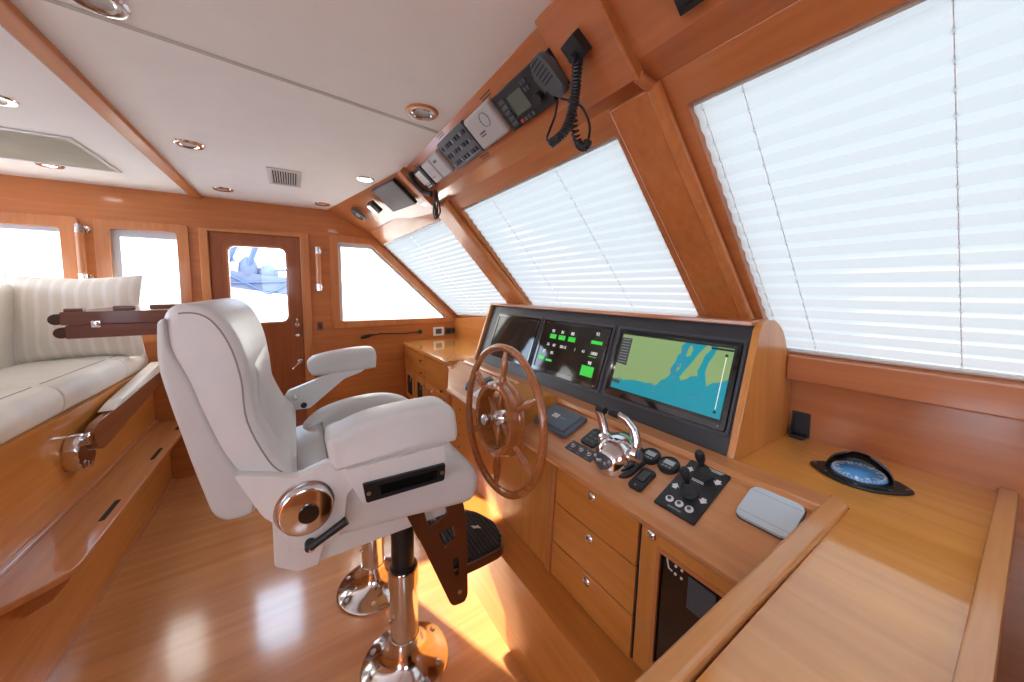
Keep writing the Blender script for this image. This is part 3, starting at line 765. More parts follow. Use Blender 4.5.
# handset and papers at the port end of the desk
hs = dthing('handset', 'grey telephone handset lying on the desk end by the cabinet', 'handset', .885, 1.80)
HM = T(0, 0, 0) @ RZ(math.radians(-55))
MB(HM).tube([(-.085, 0, .012), (-.06, 0, .022), (0, 0, .027), (.06, 0, .022), (.085, 0, .012)], [.012, .016, .013, .016, .012], 10).put('body', BGREY, hs)
MB(HM).lathe([(.019, .0), (.02, .012), (.012, .02)], 16, T(-.07, 0)).put('earpiece', DGREY, hs)
MB(HM).lathe([(.019, .0), (.02, .012), (.012, .02)], 16, T(.07, 0)).put('mouthpiece', DGREY, hs)
cr = dthing('handset_cradle', 'dark flat cradle on the desk beside the grey handset', 'cradle', .935, 1.73)
MB(RZ(-.3)).box(-.03, .03, -.035, .035, 0, .012, .004).put('body', DGREY, cr)
MB(RZ(-.3)).box(-.02, .02, -.025, .025, .011, .014, .001).put('recess', BLACK, cr)
pp = dthing('notebook', 'white sheet pad lying on the desk behind the steering wheel', 'notepad', .885, 1.58)
MB(RZ(.1)).box(-.10, .10, -.075, .075, 0, .006).put('pages', PAPER, pp)
MB(RZ(.1)).box(-.10, .10, .062, .076, .004, .008).put('binding', LABELG, pp)
kp = dthing('rocker_panel', 'dark rocker switch panel on the desk behind the wheel spokes', 'switch panel', .945, 1.20)
MB().box(-.05, .05, -.022, .022, 0, .008, .003).put('plate', BLACK, kp)
for k in (-.03, 0, .03): MB().box(k-.01, k+.01, -.012, .012, .007, .012, .002).put('rocker', DGREY, kp)

# compass
CM = frame((1.268, .243, CT), (.13, -1, 0), (1, .13, 0))
cp = thing('compass', 'black flush-mounted compass with blue card under a clear dome', 'compass', M=CM)
fl = [(-.098, .006), (-.088, .022), (-.066, .045), (-.035, .068), (0, .074), (.035, .068), (.066, .045), (.088, .022), (.098, .006), (.098, -.006), (.088, -.022), (.066, -.045), (.035, -.068), (0, -.074), (-.035, -.068), (-.066, -.045), (-.088, -.022), (-.098, -.006)]
MB().pillow(smooth(fl, 3), 0, .008, .003, 'Z', 3).put('flange', BLACK, cp)
MB().lathe([(.066, .007), (.066, .011), (.062, .014)], 40).put('bezel_ring', BLACK, cp)
CR = T(0, 0, .016) @ RX(math.radians(3))
MB(CR).lathe([(0, -.006), (.052, -.006), (.055, -.002), (.052, .004), (.036, .002), (.016, .007), (0, .010)], 40).put('compass_card', COMPB, cp)
for k in range(36):
    MB(CR @ RZ(2*PI*k/36)).box(.0465, .0525, -.0008 if k % 3 else -.0018, .0008 if k % 3 else .0018, .003, .0055).put('card_mark', LABELW, cp)
for k, q in enumerate(('N', '3', '6', 'E', '12', '15', 'S', '21', '24', 'W', '30', '33')):
    a = PI/2-2*PI*k/12
    text_mesh('card_figure', q, .013, CR @ T(.040*math.cos(a), .040*math.sin(a), .0048) @ RZ(a-PI/2), LABELW, cp)
def dome(u, v):
    a = v*PI*.5*.98; t = 2*PI*u
    return (.061*math.cos(t)*math.cos(a), .061*math.sin(t)*math.cos(a), .012+.052*math.sin(a))
MB().grid(dome, 36, 10, closeu=True).put('glass_dome', clear_glass('compass_glass', (245, 248, 250), .05), cp)
def hood(u, v):
    t = PI*(-.04+1.08*u); a = v*PI*.40
    k = .066+.004*math.sin(PI*u)
    return (k*math.cos(t)*math.cos(a), k*math.sin(t)*math.cos(a), .008+.060*math.sin(a))
MB().grid(hood, 28, 10).put('hood', BLACKG, cp, solid=.0025)
for x, y in ((-.088, 0), (.088, 0), (-.06, -.036), (.06, -.036), (0, -.066)): MB().lathe([(.0035, .007), (.0035, .009), (0, .0095)], 10, T(x, y)).put('screw', STEEL, cp)

# black bracket beside the pod
bk = thing('mounting_bracket', 'small black bracket standing on the counter against the pod side', 'bracket', (1.49, .44, CT))
MB().box(1.462, 1.469, .405, .455, CT, CT+.085, .002).put('back_plate', BLACK, bk)
MB().box(1.425, 1.465, .41, .45, CT, CT+.012, .002).put('foot', BLACK, bk)
MB().prism([(1.43, CT+.01), (1.464, CT+.01), (1.464, CT+.075)], .446, .452, 'Y').put('web', BLACK, bk)

# ------------------------------------------------------------------ port cabinet
pc = thing('corner_cabinet', 'orange varnished corner cabinet with drawers below the wedge window', 'cabinet', (1.1, 2.8, 0))
PX = .90
MB().box(PX+.012, 1.435, 2.262, PW-.002, .348, CT-.03).put('carcass', CONSZ, pc)
MB().prism(rounded([(PX-.012, PW-.002), (PX-.012, 2.262), (1.075, 2.245), (1.075, 2.19), (1.468, 2.19), (1.468, PW-.002)], [0, .02, 0, 0, 0, 0]), CT-.034, CT, r=.008).put('counter_top', TOPW, pc)
MB().box(PX-.006, PX+.03, 2.17, 2.27, .348, CT-.034).put('corner_post', FRAME, pc, bevel=.01, bseg=3)
def pcface(y0, y1, z0, z1, name, mat=CONS, par=pc):
    return MB().box(PX, PX+.02, y0, y1, z0, z1).put(name, mat, par, bevel=.003)
d1 = pcface(2.76, 3.36, .745, .845, 'drawer'); d2 = pcface(2.76, 3.36, .64, .735, 'drawer')
d3 = pcface(2.28, 2.74, .64, .845, 'drawer')
def small_knob(par, y, z):
    MB().lathe([(.005, 0), (.005, .012), (.011, .018), (.011, .024), (0, .027)], 14, align((PX, y, z), (-1, 0, 0))).put('knob', BRASS, par)
small_knob(d1, 2.82, .795); small_knob(d2, 2.82, .69); small_knob(d3, 2.34, .655)
for y0, y1 in ((2.28, 2.50), (2.53, 2.75), (2.78, 3.04), (3.08, 3.34)):
    dd2 = MB().plate([(y0, .36), (y1, .36), (y1, .62), (y0, .62)], [[(y0+.05, .40), (y1-.05, .40), (y1-.05, .58), (y0+.05, .58)]], PX, PX+.018, 'X').put('cabinet_door', CONSZ, pc, bevel=.003)
    MB().box(PX+.006, PX+.0115, y0+.045, y1-.045, .395, .585).put('door_panel', DARKIN if y0 > 2.7 else WALLZ, dd2)
    MB().tube([(PX, y0+.03, .55), (PX-.02, y0+.03, .555), (PX-.02, y0+.03, .59), (PX, y0+.03, .595)], .004, 8).put('pull', CHROME, dd2)

# ------------------------------------------------------------------ helm chair
def spline2(P, y, n):
    Q = [V(p) for p in P]; Q = [Q[0]]+Q+[Q[-1]]; out = []
    for i in range(1, len(Q)-2):
        a, b, c, d = Q[i-1], Q[i], Q[i+1], Q[i+2]
        for k in range(n):
            t = k/n; q = .5*((2*b)+(c-a)*t+(2*a-5*b+4*c-d)*t*t+(3*b-a-3*c+d)*t**3)
            out.append((q.x, y, q.y))
    out.append((Q[-1].x, y, Q[-1].y)); return out
ch = thing('helm_chair', 'white leather helm chair on two chrome pedestals in front of the wheel', 'helm chair', (.25, 1.4, 0))
N, FAR = 1.06, 1.70
def ypoly(pts, y0, y1, name, mat, par, r=.0, seg=3, rad=.02):
    o = rounded(pts, rad, 4)
    return (MB().pillow(o, y0, y1, r) if r else MB().prism(o, y0, y1, 'Y')).put(name, mat, par, angle=50)
def soft(pts, y0, y1, name, mat, par, r, sub=5):
    return MB().pillow(smooth(pts, sub), y0, y1, r).put(name, mat, par, angle=60)
shell = [(-0.258, 1.328), (-0.263, 1.231), (-0.244, 1.124), (-0.214, 0.973), (-0.187, 0.853), (-0.164, 0.825), (-0.096, 0.825), (-0.106, 0.899), (-0.159, 1.009), (-0.193, 1.127), (-0.21, 1.198), (-0.241, 1.267), (-0.243, 1.337)]
ypoly(shell, N-.006, FAR+.006, 'back_shell', LEATHS, ch, r=.012, rad=.035)
backp = [(-0.252, 1.328), (-0.231, 1.363), (-0.183, 1.363), (-0.145, 1.333), (-0.114, 1.267), (-0.096, 1.178), (-0.089, 1.072), (-0.05, 0.962), (-0.019, 0.918), (-0.019, 0.87), (-0.116, 0.851), (-0.183, 0.986), (-0.226, 1.149), (-0.249, 1.255)]
bk_ = soft(backp, N, FAR, 'back_cushion', LEATH, ch, .026)
soft([(-.15, 1.235), (-.112, 1.21), (-.088, 1.165), (-.078, 1.06), (-.04, .94), (-.01, .90), (-.06, .87), (-.15, 1.0)], N+.10, FAR-.10, 'lumbar_pad', LEATH, ch, .02)
seamp = [(-0.252, 1.333), (-0.226, 1.354), (-0.188, 1.347), (-0.154, 1.311), (-0.138, 1.265), (-0.119, 1.176), (-0.11, 1.073), (-0.072, 0.959), (-0.048, 0.923)]
SB = smooth(backp, 5); SN = []
for i in range(5, 40):
    d_ = (V(SB[i+1])-V(SB[i-1])).normalized(); SN.append((SB[i][0]+.021*d_.y*1.0, SB[i][1]-.021*d_.x))
MB().tube([(x, N+.001, z) for x, z in SN], .0022, 6).put('piping', SEAM, bk_)
MB().tube([(x, FAR-.001, z) for x, z in SN], .0022, 6).put('piping', SEAM, bk_)
# seat
seatp = [(-0.058, 0.80), (0.048, 0.83), (0.193, 0.84), (0.347, 0.838), (0.443, 0.825), (0.505, 0.785), (0.546, 0.716), (0.528, 0.655), (0.472, 0.635), (0.266, 0.657), (0.048, 0.68), (-0.058, 0.715)]
soft(seatp, N, FAR, 'seat_cushion', LEATH, ch, .035)
def bolster(y0, y1):
    p = [(.02, .79), (.05, .865), (.16, .905), (.30, .914), (.40, .893), (.46, .855), (.51, .79), (.26, .75)]
    soft(p, y0, y1, 'seat_bolster', LEATH, ch, .03)
bolster(FAR-.10, FAR)
for x in (.075, .31):
    MB().tube([(x, N+.1, .841), (x+.005, FAR-.1, .841)], .004, 6).put('seat_seam', SEAM, ch)
MB().tube([(.10, 1.40, .839), (.30, 1.40, .841), (.44, 1.40, .825)], .003, 6).put('seat_seam', SEAM, ch)
# arms
armn = [(.064, 1.0), (.094, 1.013), (.184, 1.037), (.329, 1.043), (.385, 1.04), (.422, 1.014), (.432, .975), (.431, .918), (.376, .907), (.106, .908), (.072, .926), (.061, .963)]
armf = [(.045, 1.085), (.079, 1.104), (.176, 1.12), (.297, 1.123), (.324, 1.096), (.322, 1.039), (.306, 1.024), (.198, 1.014), (.076, 1.017), (.049, 1.033), (.039, 1.059)]
a1 = soft(armn, .995, 1.115, 'armrest', LEATH, ch, .024)
a2 = soft(armf, 1.70, 1.80, 'armrest', LEATH, ch, .024)
MB().tube([(x, 1.018, z-.001) for x, z in ((.075, .93), (.11, .915), (.376, .913), (.42, .922))], .0022, 6).put('piping', SEAM, a1)
ypoly([(-.055, .93), (-.035, .968), (.009, .982), (.299, 1.079), (.299, 1.035), (.27, 1.03), (.26, 1.015), (.181, .991), (.041, .88), (-.041, .885)], 1.705, 1.735, 'arm_bracket', WHITEP, ch, r=.002, rad=.008)
MB().lathe([(.014, 0), (.014, .004), (.007, .007), (0, .007)], 16, align((-.01, 1.70, .94), (0, -1, 0))).put('pivot_bolt', CHROME, ch)
MB().lathe([(.012, 0), (.012, .004), (0, .005)], 16, align((.02, 1.70, .90), (0, -1, 0))).put('pivot_bolt', BLACK, ch)
# near arm: cup box with black inset
ypoly([(.105, .905), (.108, .872), (.142, .798), (.384, .790), (.390, .86), (.388, .905)], 1.0, 1.09, 'arm_box', WHITEP, ch, r=.003, rad=.006)
bxa = ypoly([(.122, .925), (.122, .893), (.375, .893), (.388, .925), (.385, .937), (.37, .918)], 1.01, 1.085, 'arm_tray', WHITEP, ch, r=.002, rad=.003)
ins = MB().prism(rounded([(.142, .858), (.150, .802), (.380, .797), (.384, .850)], .004), .990, 1.004, 'Y', r=.002).put('black_inset', BLACK, ch)
MB().prism([(.185, .842), (.190, .815), (.355, .811), (.357, .837)], .987, .992, 'Y').put('slot_cover', BLACKG, ins)
for x, z in ((.157, .828), (.372, .824)):
    MB().lathe([(.006, 0), (.006, .003), (0, .004)], 12, align((x, .991, z), (0, -1, 0))).put('screw', STEEL, ins)
# side hinge plate
ypoly([(-0.14, 0.95), (-0.011, 0.907), (0.068, 0.928), (0.126, 0.916), (0.145, 0.858), (0.106, 0.82), (0.099, 0.757), (0.075, 0.696), (-0.035, 0.708), (-0.041, 0.771), (-0.087, 0.826)], 1.030, 1.062, 'hinge_plate', WHITEP, ch, r=.003, rad=.012)
MB().lathe([(.0, -.01), (.064, -.01), (.066, .008), (.062, .022), (.056, .026), (0, .03)], 36, align((.006, 1.027, .820), (0, -1, 0))).put('tilt_knob', CHROME, ch)
MB().lathe([(.07, 0), (.07, .006), (.064, .008)], 36, align((.004, 1.031, .823), (0, -1, 0))).put('knob_collar', STEEL, ch)
MB().lathe([(.024, 0), (.024, .006), (0, .008)], 24, align((.012, .999, .818), (0, -1, 0))).put('knob_center', BLACKG, ch)
MB().lathe([(.013, -.004), (.013, .02), (.009, .024), (0, .024)], 18, align((.012, 1.027, .718), (0, -1, 0))).tube([(.012, 1.010, .718), (.048, 1.005, .737), (.100, 1.001, .764)], [.011, .010, .012], 10).put('recline_lever', BLACK, ch)
MB().lathe([(.007, 0), (.007, .003), (0, .004)], 14, align((.014, 1.005, .713), (0, -1, 0))).put('lever_screw', CHROME, ch)
MB().lathe([(.006, 0), (.006, .002), (0, .002)], 12, align((.068, 1.030, .723), (0, -1, 0))).put('plate_hole', BLACK, ch)
ypoly([(-0.071, 0.812), (-0.071, 0.658), (-0.021, 0.621), (0.03, 0.618), (0.043, 0.658), (0.048, 0.725), (0.048, 0.812)], 1.065, 1.30, 'mechanism_box', WHITEP, ch, r=.006, rad=.008)
MB().box(.0, .44, 1.10, 1.65, .60, .68, .01).put('seat_pan', WHITEP, ch)
# two pedestals
def pedestal(x, y, top, sleeve):
    p = MB().lathe([(.001, 0), (.155, 0), (.158, .006), (.152, .013), (.125, .022), (.085, .042), (.062, .075), (.054, .115), (.052, .12)], 44, T(x, y)).put('pedestal_base', CHROME, ch)
    for k in range(6):
        a = 2*PI*k/6+.35
        MB().lathe([(.011, .013), (.011, .023), (.007, .026), (0, .026)], 14, T(x+.128*math.cos(a), y+.128*math.sin(a)) ).put('base_bolt', STEEL, p)
    q = MB().lathe([(.050, .10), (.050, sleeve-.07), (.054, sleeve-.068), (.054, sleeve-.006), (.050, sleeve), (.036, sleeve)], 36, T(x, y)).put('pedestal_tube', CHROME, ch)
    MB().lathe([(.046, sleeve), (.0445, sleeve+.006), (.040, sleeve+.008), (.040, top)], 32, T(x, y)).put('pedestal_shaft', BLACK, ch)
    MB().lathe([(.006, 0), (.006, .01), (0, .012)], 10, align((x-.05, y-.02, .21), (-1, -.4, 0))).put('set_screw', CHROME, q)
pedestal(.302, 1.216, .60, .385)
pedestal(.268, 1.635, .60, .50)
# footrest on bronze bracket
bo = [(0.261, 0.716), (0.454, 0.716), (0.481, 0.644), (0.493, 0.518), (0.493, 0.289), (0.481, 0.268), (0.439, 0.274), (0.426, 0.289), (0.324, 0.563)]
bh = [rounded([(0.335, 0.676), (0.409, 0.671), (0.421, 0.622), (0.353, 0.595)], .010), rounded([(0.385, 0.568), (0.438, 0.577), (0.45, 0.523), (0.412, 0.5)], .010), rounded([(0.435, 0.451), (0.461, 0.451), (0.461, 0.379), (0.448, 0.373)], .010)]
fb = MB().plate(rounded(bo, [0, .01, .03, .05, .02, .015, .015, .02, .03]), bh, 1.068, 1.080, 'Y').put('footrest_bracket', BRONZE, ch, bevel=.002)
MB().lathe([(.009, 0), (.009, .005), (0, .007)], 14, align((.461, 1.068, .321), (0, -1, 0))).put('bracket_bolt', CHROME, fb)
MB().plate(rounded(bo, [0, .01, .03, .05, .02, .015, .015, .02, .03]), bh, 1.44, 1.452, 'Y').put('footrest_bracket', BRONZE, ch, bevel=.002)
fpoly = [(.43, 1.085), (.46, 1.435), (.60, 1.41), (.665, 1.33), (.700, 1.23), (.685, 1.14), (.655, 1.085), (.55, 1.082)]
FM = T(0, 0, .385)
CX, CY = .56, 1.26
MB(FM).prism(rounded(fpoly, .025, 3), -.03, 0, 'Z', r=.004).put('footrest_tray', BRONZE, ch)
MB(FM).prism(rounded([(CX+(x-CX)*.985, CY+(y-CY)*.985) for x, y in fpoly], .025, 3), 0, .006).put('steel_edge', STEEL, ch)
pad = MB(FM).prism(rounded([(CX+(x-CX)*.96, CY+(y-CY)*.965) for x, y in fpoly], .02, 3), .006, .010).put('rubber_pad', RUB, ch)
for k in range(14):
    x = .452+.0165*k
    ya, yb = 1.096+.020*max(0, k-11), 1.42-.0245*max(0, k-7)
    MB(FM).box(x, x+.010, ya, yb, .009, .0145).put('tread_rib', RUB, pad)
LM = T(.610, 1.235, .4005) @ RZ(-PI/2+.15)
MB(LM).prism([(-.020, -.012), (.004, -.012), (.004, -.004), (.020, .012), (-.004, .012), (-.004, .004)], -.001, .0006).put('foot_logo', LABELW, pad)

# ------------------------------------------------------------------ settee
st = thing('settee', 'built-in settee with cream cushions and orange wooden front', 'settee', (-1.2, 2.2, 0))
MB().box(-1.75, -.865, .3, PW-.004, 0, .85).put('settee_base', SETW, st)
MB().box(-1.75, -.80, .3, PW-.004, 0, .40).put('settee_plinth', SETW, st)
MB().box(-.868, -.845, .3, PW-.004, .448, .466).put('base_bead', EDGEY, st, bevel=.005)
step = MB().prism(rounded([(-.868, .9), (-.80, 1.60), (-.660, 1.72), (-.660, PW-.004), (-.868, PW-.004)], [.0, .02, .06, 0, 0], 5), .425, .45).put('step_board', STEPW, st, bevel=.004)
for y in (2.12, 2.72, 3.2):
    MB().prism(rect(-.712, -.692, y-.085, y+.085, .0098, 5), .4485, .4506).put('slot', DARKIN, step)
MB().prism([(-.80, .425), (-.69, .425), (-.70, .38), (-.74, .33), (-.80, .30)], 1.78, 1.80, 'Y').put('step_bracket', STEPW, st)
struct(MB().box(-.80, -.785, .3, PW-.004, 0, .012).put('baseboard_settee', EDGEY), 'narrow wooden strip at the settee foot')
def cushion(x0, x1, y0, y1, z0, z1, r, name, mat, par):
    return MB().box(x0, x1, y0, y1, z0, z1, r, 5).put(name, mat, par, angle=60)
for y0, y1 in ((.35, 1.62), (1.62, 2.32), (2.32, 3.0), (3.0, PW-.006)):
    c = MB().pillow(smooth([(-1.335, .90), (-1.33, .97), (-1.25, .985), (-1.05, .987), (-.95, .985), (-.90, .972), (-.874, .93), (-.874, .885), (-.90, .85), (-1.05, .843), (-1.28, .845)], 4), y0+.0008, y1-.0008, .014).put('seat_cushion', CREAM, st, angle=60)
    for x in (-.95,):
        MB().tube([(x, y0+.03, .984), (x, y1-.03, .984)], .003, 6).put('stitching', SEAM, c)
for y0, y1 in ((.35, 1.9), (1.9, PW-.03)):
    cushion(-1.50, -1.335, y0, y1, .90, 1.43, .05, 'back_cushion', CREAM, st)
# padded leeboard with chrome bracket
BOARDW = wood('board_wood', (142, 86, 54), (170, 108, 70), 'Y', rough=.35, coat=.5)
lb = thing('bunk_board', 'wooden bunk board with cream padded top along the settee edge', 'bunk board', (-.82, 2.7, .6))
MB().prism(rounded([(2.31, .75), (2.34, .66), (2.40, .635), (3.30, .755), (3.30, .83), (2.36, .775)], [.02, .03, .03, 0, 0, .02]), -.825, -.795, 'X', r=.004).put('plank', BOARDW, lb)
MB().prism(rounded([(2.50, .790), (2.60, .815), (3.28, .900), (3.28, .842), (2.60, .795)], [.005, .03, .0, 0, .01]), -.842, -.786, 'X', r=.008).put('padded_top', CREAM, lb)
MB().prism(rounded([(2.22, .63), (2.30, .575), (2.38, .585), (2.37, .68), (2.31, .765), (2.23, .735)], .04, 4), -.866, -.815, 'X', r=.012).put('chrome_bracket', CHROME, lb)
MB().lathe([(.026, -.02), (.028, .01), (.02, .016), (0, .017)], 22, align((-.812, 2.30, .725), (1, 0, 0))).put('pivot_knob', CHROME, lb)
MB().lathe([(.012, 0), (.012, .006), (0, .008)], 14, align((-.812, 2.30, .615), (1, 0, 0))).put('pivot_bolt', CHROME, lb)
# pillow
pw = thing('pillow', 'cream striped cushion leaning on the wall in the settee corner', 'pillow', M=T(-1.09, 3.13, 1.225) @ RX(math.radians(-78)) @ Matrix())
def pillow(sgn):
    def f(u, v):
        a, b = 2*u-1, 2*v-1
        k = 1+.06*(abs(a*b))**2-.05*(1-abs(a))*(abs(b)**3)-.05*(1-abs(b))*abs(a)**3
        t = .095*max(0, (1-abs(a)**2.6))**.55*max(0, (1-abs(b)**2.6))**.55
        t *= 1+.05*math.sin(9*a+2*b)
        return (a*.262*k, b*.25*k, sgn*t)
    return f
MB().grid(pillow(1), 26, 24).grid(pillow(-1), 26, 24).put('cover', PILM, pw, angle=70)
pw.matrix_world = frame((-1.105, 3.17, 1.225), (1, .0, 0.02), (-.02, .18, 1))
edge = []
for k in range(96):
    t = k/96*4; s_i = int(t); fr_ = t-s_i
    u, v = [(fr_, 0), (1, fr_), (1-fr_, 1), (0, 1-fr_)][s_i]
    edge.append(pillow(0)(u, v))
MB().tube(edge, .004, 6, closed=True).put('piping', CREAM, pw)

# folding table
tb2 = thing('folding_table', 'dark reddish folding table with stacked leaves in front of the settee', 'table', (-.5, 2.5, 0))
for z0, z1, nm, xx in ((1.2425, 1.300, 'upper_leaf', -.857), (1.182, 1.2405, 'lower_leaf', -.845)):
    MB().box(xx, -.26, 2.3, 2.90, z0, z1, .0015).put(nm, TABLEW, tb2)
    MB().tube([(xx-.018, 2.315, (z0+z1)/2-.004), (xx-.018, 2.88, (z0+z1)/2-.004)], .024, 14).put('end_rail', DARKW, tb2)
MB().box(-.858, -.80, 2.33, 2.36, 1.298, 1.314, .004).put('top_batten', TABLEW, tb2)
MB().box(-.73, -.66, 2.40, 2.43, 1.298, 1.320, .004).put('top_batten', TABLEW, tb2)
MB().box(-.62, -.30, 2.46, 2.70, 1.298, 1.322, .004).put('folded_flap', TABLEW, tb2)
MB().box(-.768, -.738, 2.294, 2.301, 1.228, 1.258, .002).lathe([(.012, 0), (.012, .008), (0, .01)], 14, align((-.753, 2.296, 1.243), (0, -1, 0))).put('latch', CHROME, tb2)
MB().box(-.36, -.27, 2.70, 2.80, 1.10, 1.182, .006).put('table_support', TABLEW, tb2)
MB().tube([(-.315, 2.75, .02), (-.315, 2.75, 1.12)], .026, 20).put('table_post', STEEL, tb2)
MB().lathe([(.06, 0), (.06, .008), (.045, .02), (.03, .04)], 28, T(-.315, 2.75)).put('post_foot', STEEL, tb2)

# ------------------------------------------------------------------ port wall fittings
def grab(name, x, z0, z1, label):
    g = thing(name, label, 'handrail', (x, PW, (z0+z1)/2), group='grab rails on the side wall')
    MB().tube([(x, PW-.055, z0+.02), (x, PW-.055, z1-.02)], .019, 16).put('wooden_grip', FRAME, g)
    for z in (z0, z1):
        MB().tube([(x, PW-.055, z-.028), (x, PW-.055, z+.028)], .0215, 16).put('chrome_ferrule', CHROME, g)
        MB().tube([(x, PW-.05, z), (x+.008, PW-.02, z), (x+.008, PW, z)], [.013, .012, .013], 12).lathe([(.024, 0), (.024, .005), (.014, .012)], 18, align((x+.008, PW, z), (0, -1, 0))).put('chrome_standoff', CHROME, g)
    return g
grab('grab_rail', -1.125, 1.47, 1.785, 'wooden grab rail with chrome ends between the two settee windows')
grab('grab_rail', .188, 1.415, 1.725, 'wooden grab rail with chrome ends between door and wedge window')
WF = lambda x, z, h=0: frame((x, PW-h, z), (1, 0, 0), (0, 0, 1))
sw = thing('wall_switch', 'small black wall switch below the grab rail by the door', 'switch', M=WF(.186, 1.082))
MB().box(-.022, .022, -.036, .036, 0, .008, .003).put('plate', BRONZE, sw)
MB().box(-.012, .012, -.022, .022, .007, .014, .002).put('rocker', BLACK, sw)
wd = thing('gooseneck_lamp', 'thin black gooseneck reading lamp lying along the side wall', 'lamp', (.8, PW, .97))
MB().tube([(.60, PW-.02, .975), (.68, PW-.022, .983), (.78, PW-.022, .976), (.9, PW-.022, .968), (1.05, PW-.02, .972)], .006, 10).put('gooseneck', BLACK, wd)
MB().tube([(.505, PW-.02, .955), (.53, PW-.022, .962), (.57, PW-.022, .97), (.605, PW-.022, .976)], [.010, .018, .017, .008], 12).put('lamp_head', BLACK, wd)
MB().lathe([(.022, 0), (.022, .012), (.012, .022), (0, .024)], 18, align((1.062, PW, .973), (0, -1, 0))).put('wall_mount', BLACK, wd)
ot = thing('wall_display', 'white framed small control display on the wall above the cabinet', 'control panel', M=WF(1.255, .965))
MB().box(-.058, .058, -.045, .045, 0, .010, .003).put('surround', WHITEP, ot)
MB().box(-.032, .032, -.026, .026, .009, .012, .001).put('screen', DGREY, ot)
ot = thing('socket_plate', 'black double socket plate on the wall beside the white display', 'socket', M=WF(1.40, .962))
MB().box(-.07, .062, -.032, .032, 0, .010, .004).put('plate', DGREY, ot)
for x in (-.036, .026): MB().box(x-.02, x+.02, -.02, .02, .009, .013, .002).put('outlet', BLACK, ot)

# ------------------------------------------------------------------ ceiling fittings
def cf(x, y): return frame((x, y, CZ), (1, 0, 0), (0, -1, 0))       # local z points down
def downlight(x, y, label, rx=.055, wood_ring=False, lit=False):
    r = thing('ceiling_light', label, 'ceiling light', M=cf(x, y), group='recessed ceiling lights')
    MB().lathe([(.030, .004), (.040, .008), (.052, .007), (.057, .0)], 32, Matrix.Diagonal((rx/.055, rx/.055, 1, 1)), cap=False).put('trim_ring', FRAME if wood_ring else CHROME, r)
    MB().lathe([(0, .003), (.031, .003), (.034, .005)], 28, Matrix.Diagonal((rx/.055, rx/.055, 1, 1)), cap=False).put('lens', LENS if lit else SILV, r)
    if wood_ring: MB().lathe([(.029, .008), (.033, .012), (.037, .009)], 28, Matrix.Diagonal((rx/.055, rx/.055, 1, 1)), cap=False).put('chrome_ring', CHROME, r)
    return r
downlight(-.364, 1.245, 'large chrome recessed light beside the ceiling seam near the wooden strip', .055)
downlight(-.385, 2.212, 'chrome recessed light close to the wooden strip, between it and the vent')
downlight(-.375, 3.065, 'chrome recessed light close to the wooden strip near the door wall')
downlight(.445, 1.335, 'wooden-ringed recessed light beside the overhead radios', .06, wood_ring=True)
downlight(.402, 2.313, 'glowing white recessed light near the overhead screen', .05, lit=True)
downlight(.225, 3.161, 'chrome recessed light in the ceiling corner by the wedge window')
downlight(-1.097, 2.99, 'glowing recessed light between the big ceiling grille and the settee windows', .05, lit=True)
downlight(-.87, 2.064, 'recessed light beside the big ceiling grille, on the side away from the windows', .05)
vt = thing('ceiling_vent', 'small slatted air vent in the white ceiling above the door', 'air vent', M=cf(-.016, 2.545))
MB().plate(rect(-.085, .085, -.17, .17, .01), [rect(-.066, .066, -.145, .145)], 0, .008).put('vent_frame', GREYP, vt, bevel=.002)
MB().box(-.068, .068, -.147, .147, .0003, .0012).put('vent_cavity', DARKIN, vt)
for k in range(11):
    MB(T(-.0625+.0125*k, 0, .004) @ RY(.5)).box(-.0028, .0028, -.146, .146, -.0008, .0008).put('vent_slat', GREYP, vt)
GRL = pm('grille_beige', (218, 213, 198), .5, vary=.02)
gv = thing('ceiling_grille', 'large flat return air grille in the ceiling over the settee', 'air grille', M=cf(-1.27, 2.67))
MB().plate(rect(-.46, .46, -.27, .27, .004), [rect(-.44, .0, -.25, .25), rect(.012, .44, -.25, .25)], 0, .008).put('grille_frame', GREYP, gv, bevel=.002)
MB().box(-.442, .442, -.252, .252, .0003, .0012).put('grille_cavity', pm('grille_backing', (226, 220, 200), .8), gv)
for k in range(32):
    yy = -.242+.0156*k
    MB(T(0, yy, .004) @ RX(.2)).box(-.441, .441, -.0055, .0055, -.0008, .0008).put('grille_slat', GRL, gv)

# ------------------------------------------------------------------ overhead electronics
def fthing(name, label, cat, y, s, group=None, h=0):
    M = FAS(y, s) @ T(0, 0, h); return thing(name, label, cat, M=M, group=group)
L = (F1-F0).length
# VHF radio
vr = fthing('marine_radio', 'black marine radio with keys and screen under the clipped microphone', 'radio', .925, .110)
MB().box(-.115, .115, -.062, .062, 0, .022, .005).put('body', BLACK, vr)
MB().box(-.048, .028, -.030, .034, .021, .025, .002).put('screen', LCDG, vr)
for k in range(5): MB().box(-.092, -.062, -.048+.019*k, -.036+.019*k, .021, .027, .002).put('key', DGREY, vr)
for k in range(4): MB().box(.036+.015*(k % 2), .048+.015*(k % 2), .012+.02*(k//2), .024+.02*(k//2), .021, .027, .002).put('key', DGREY, vr)
MB().lathe([(.016, .02), (.016, .036), (.013, .040), (0, .040)], 20, T(.075, -.022)).put('volume_knob', BLACK, vr)
for k in range(4): MB().box(-.05+.02*k, -.036+.02*k, -.055, -.043, .021, .027, .002).put('key', RED if k == 0 else DGREY, vr)
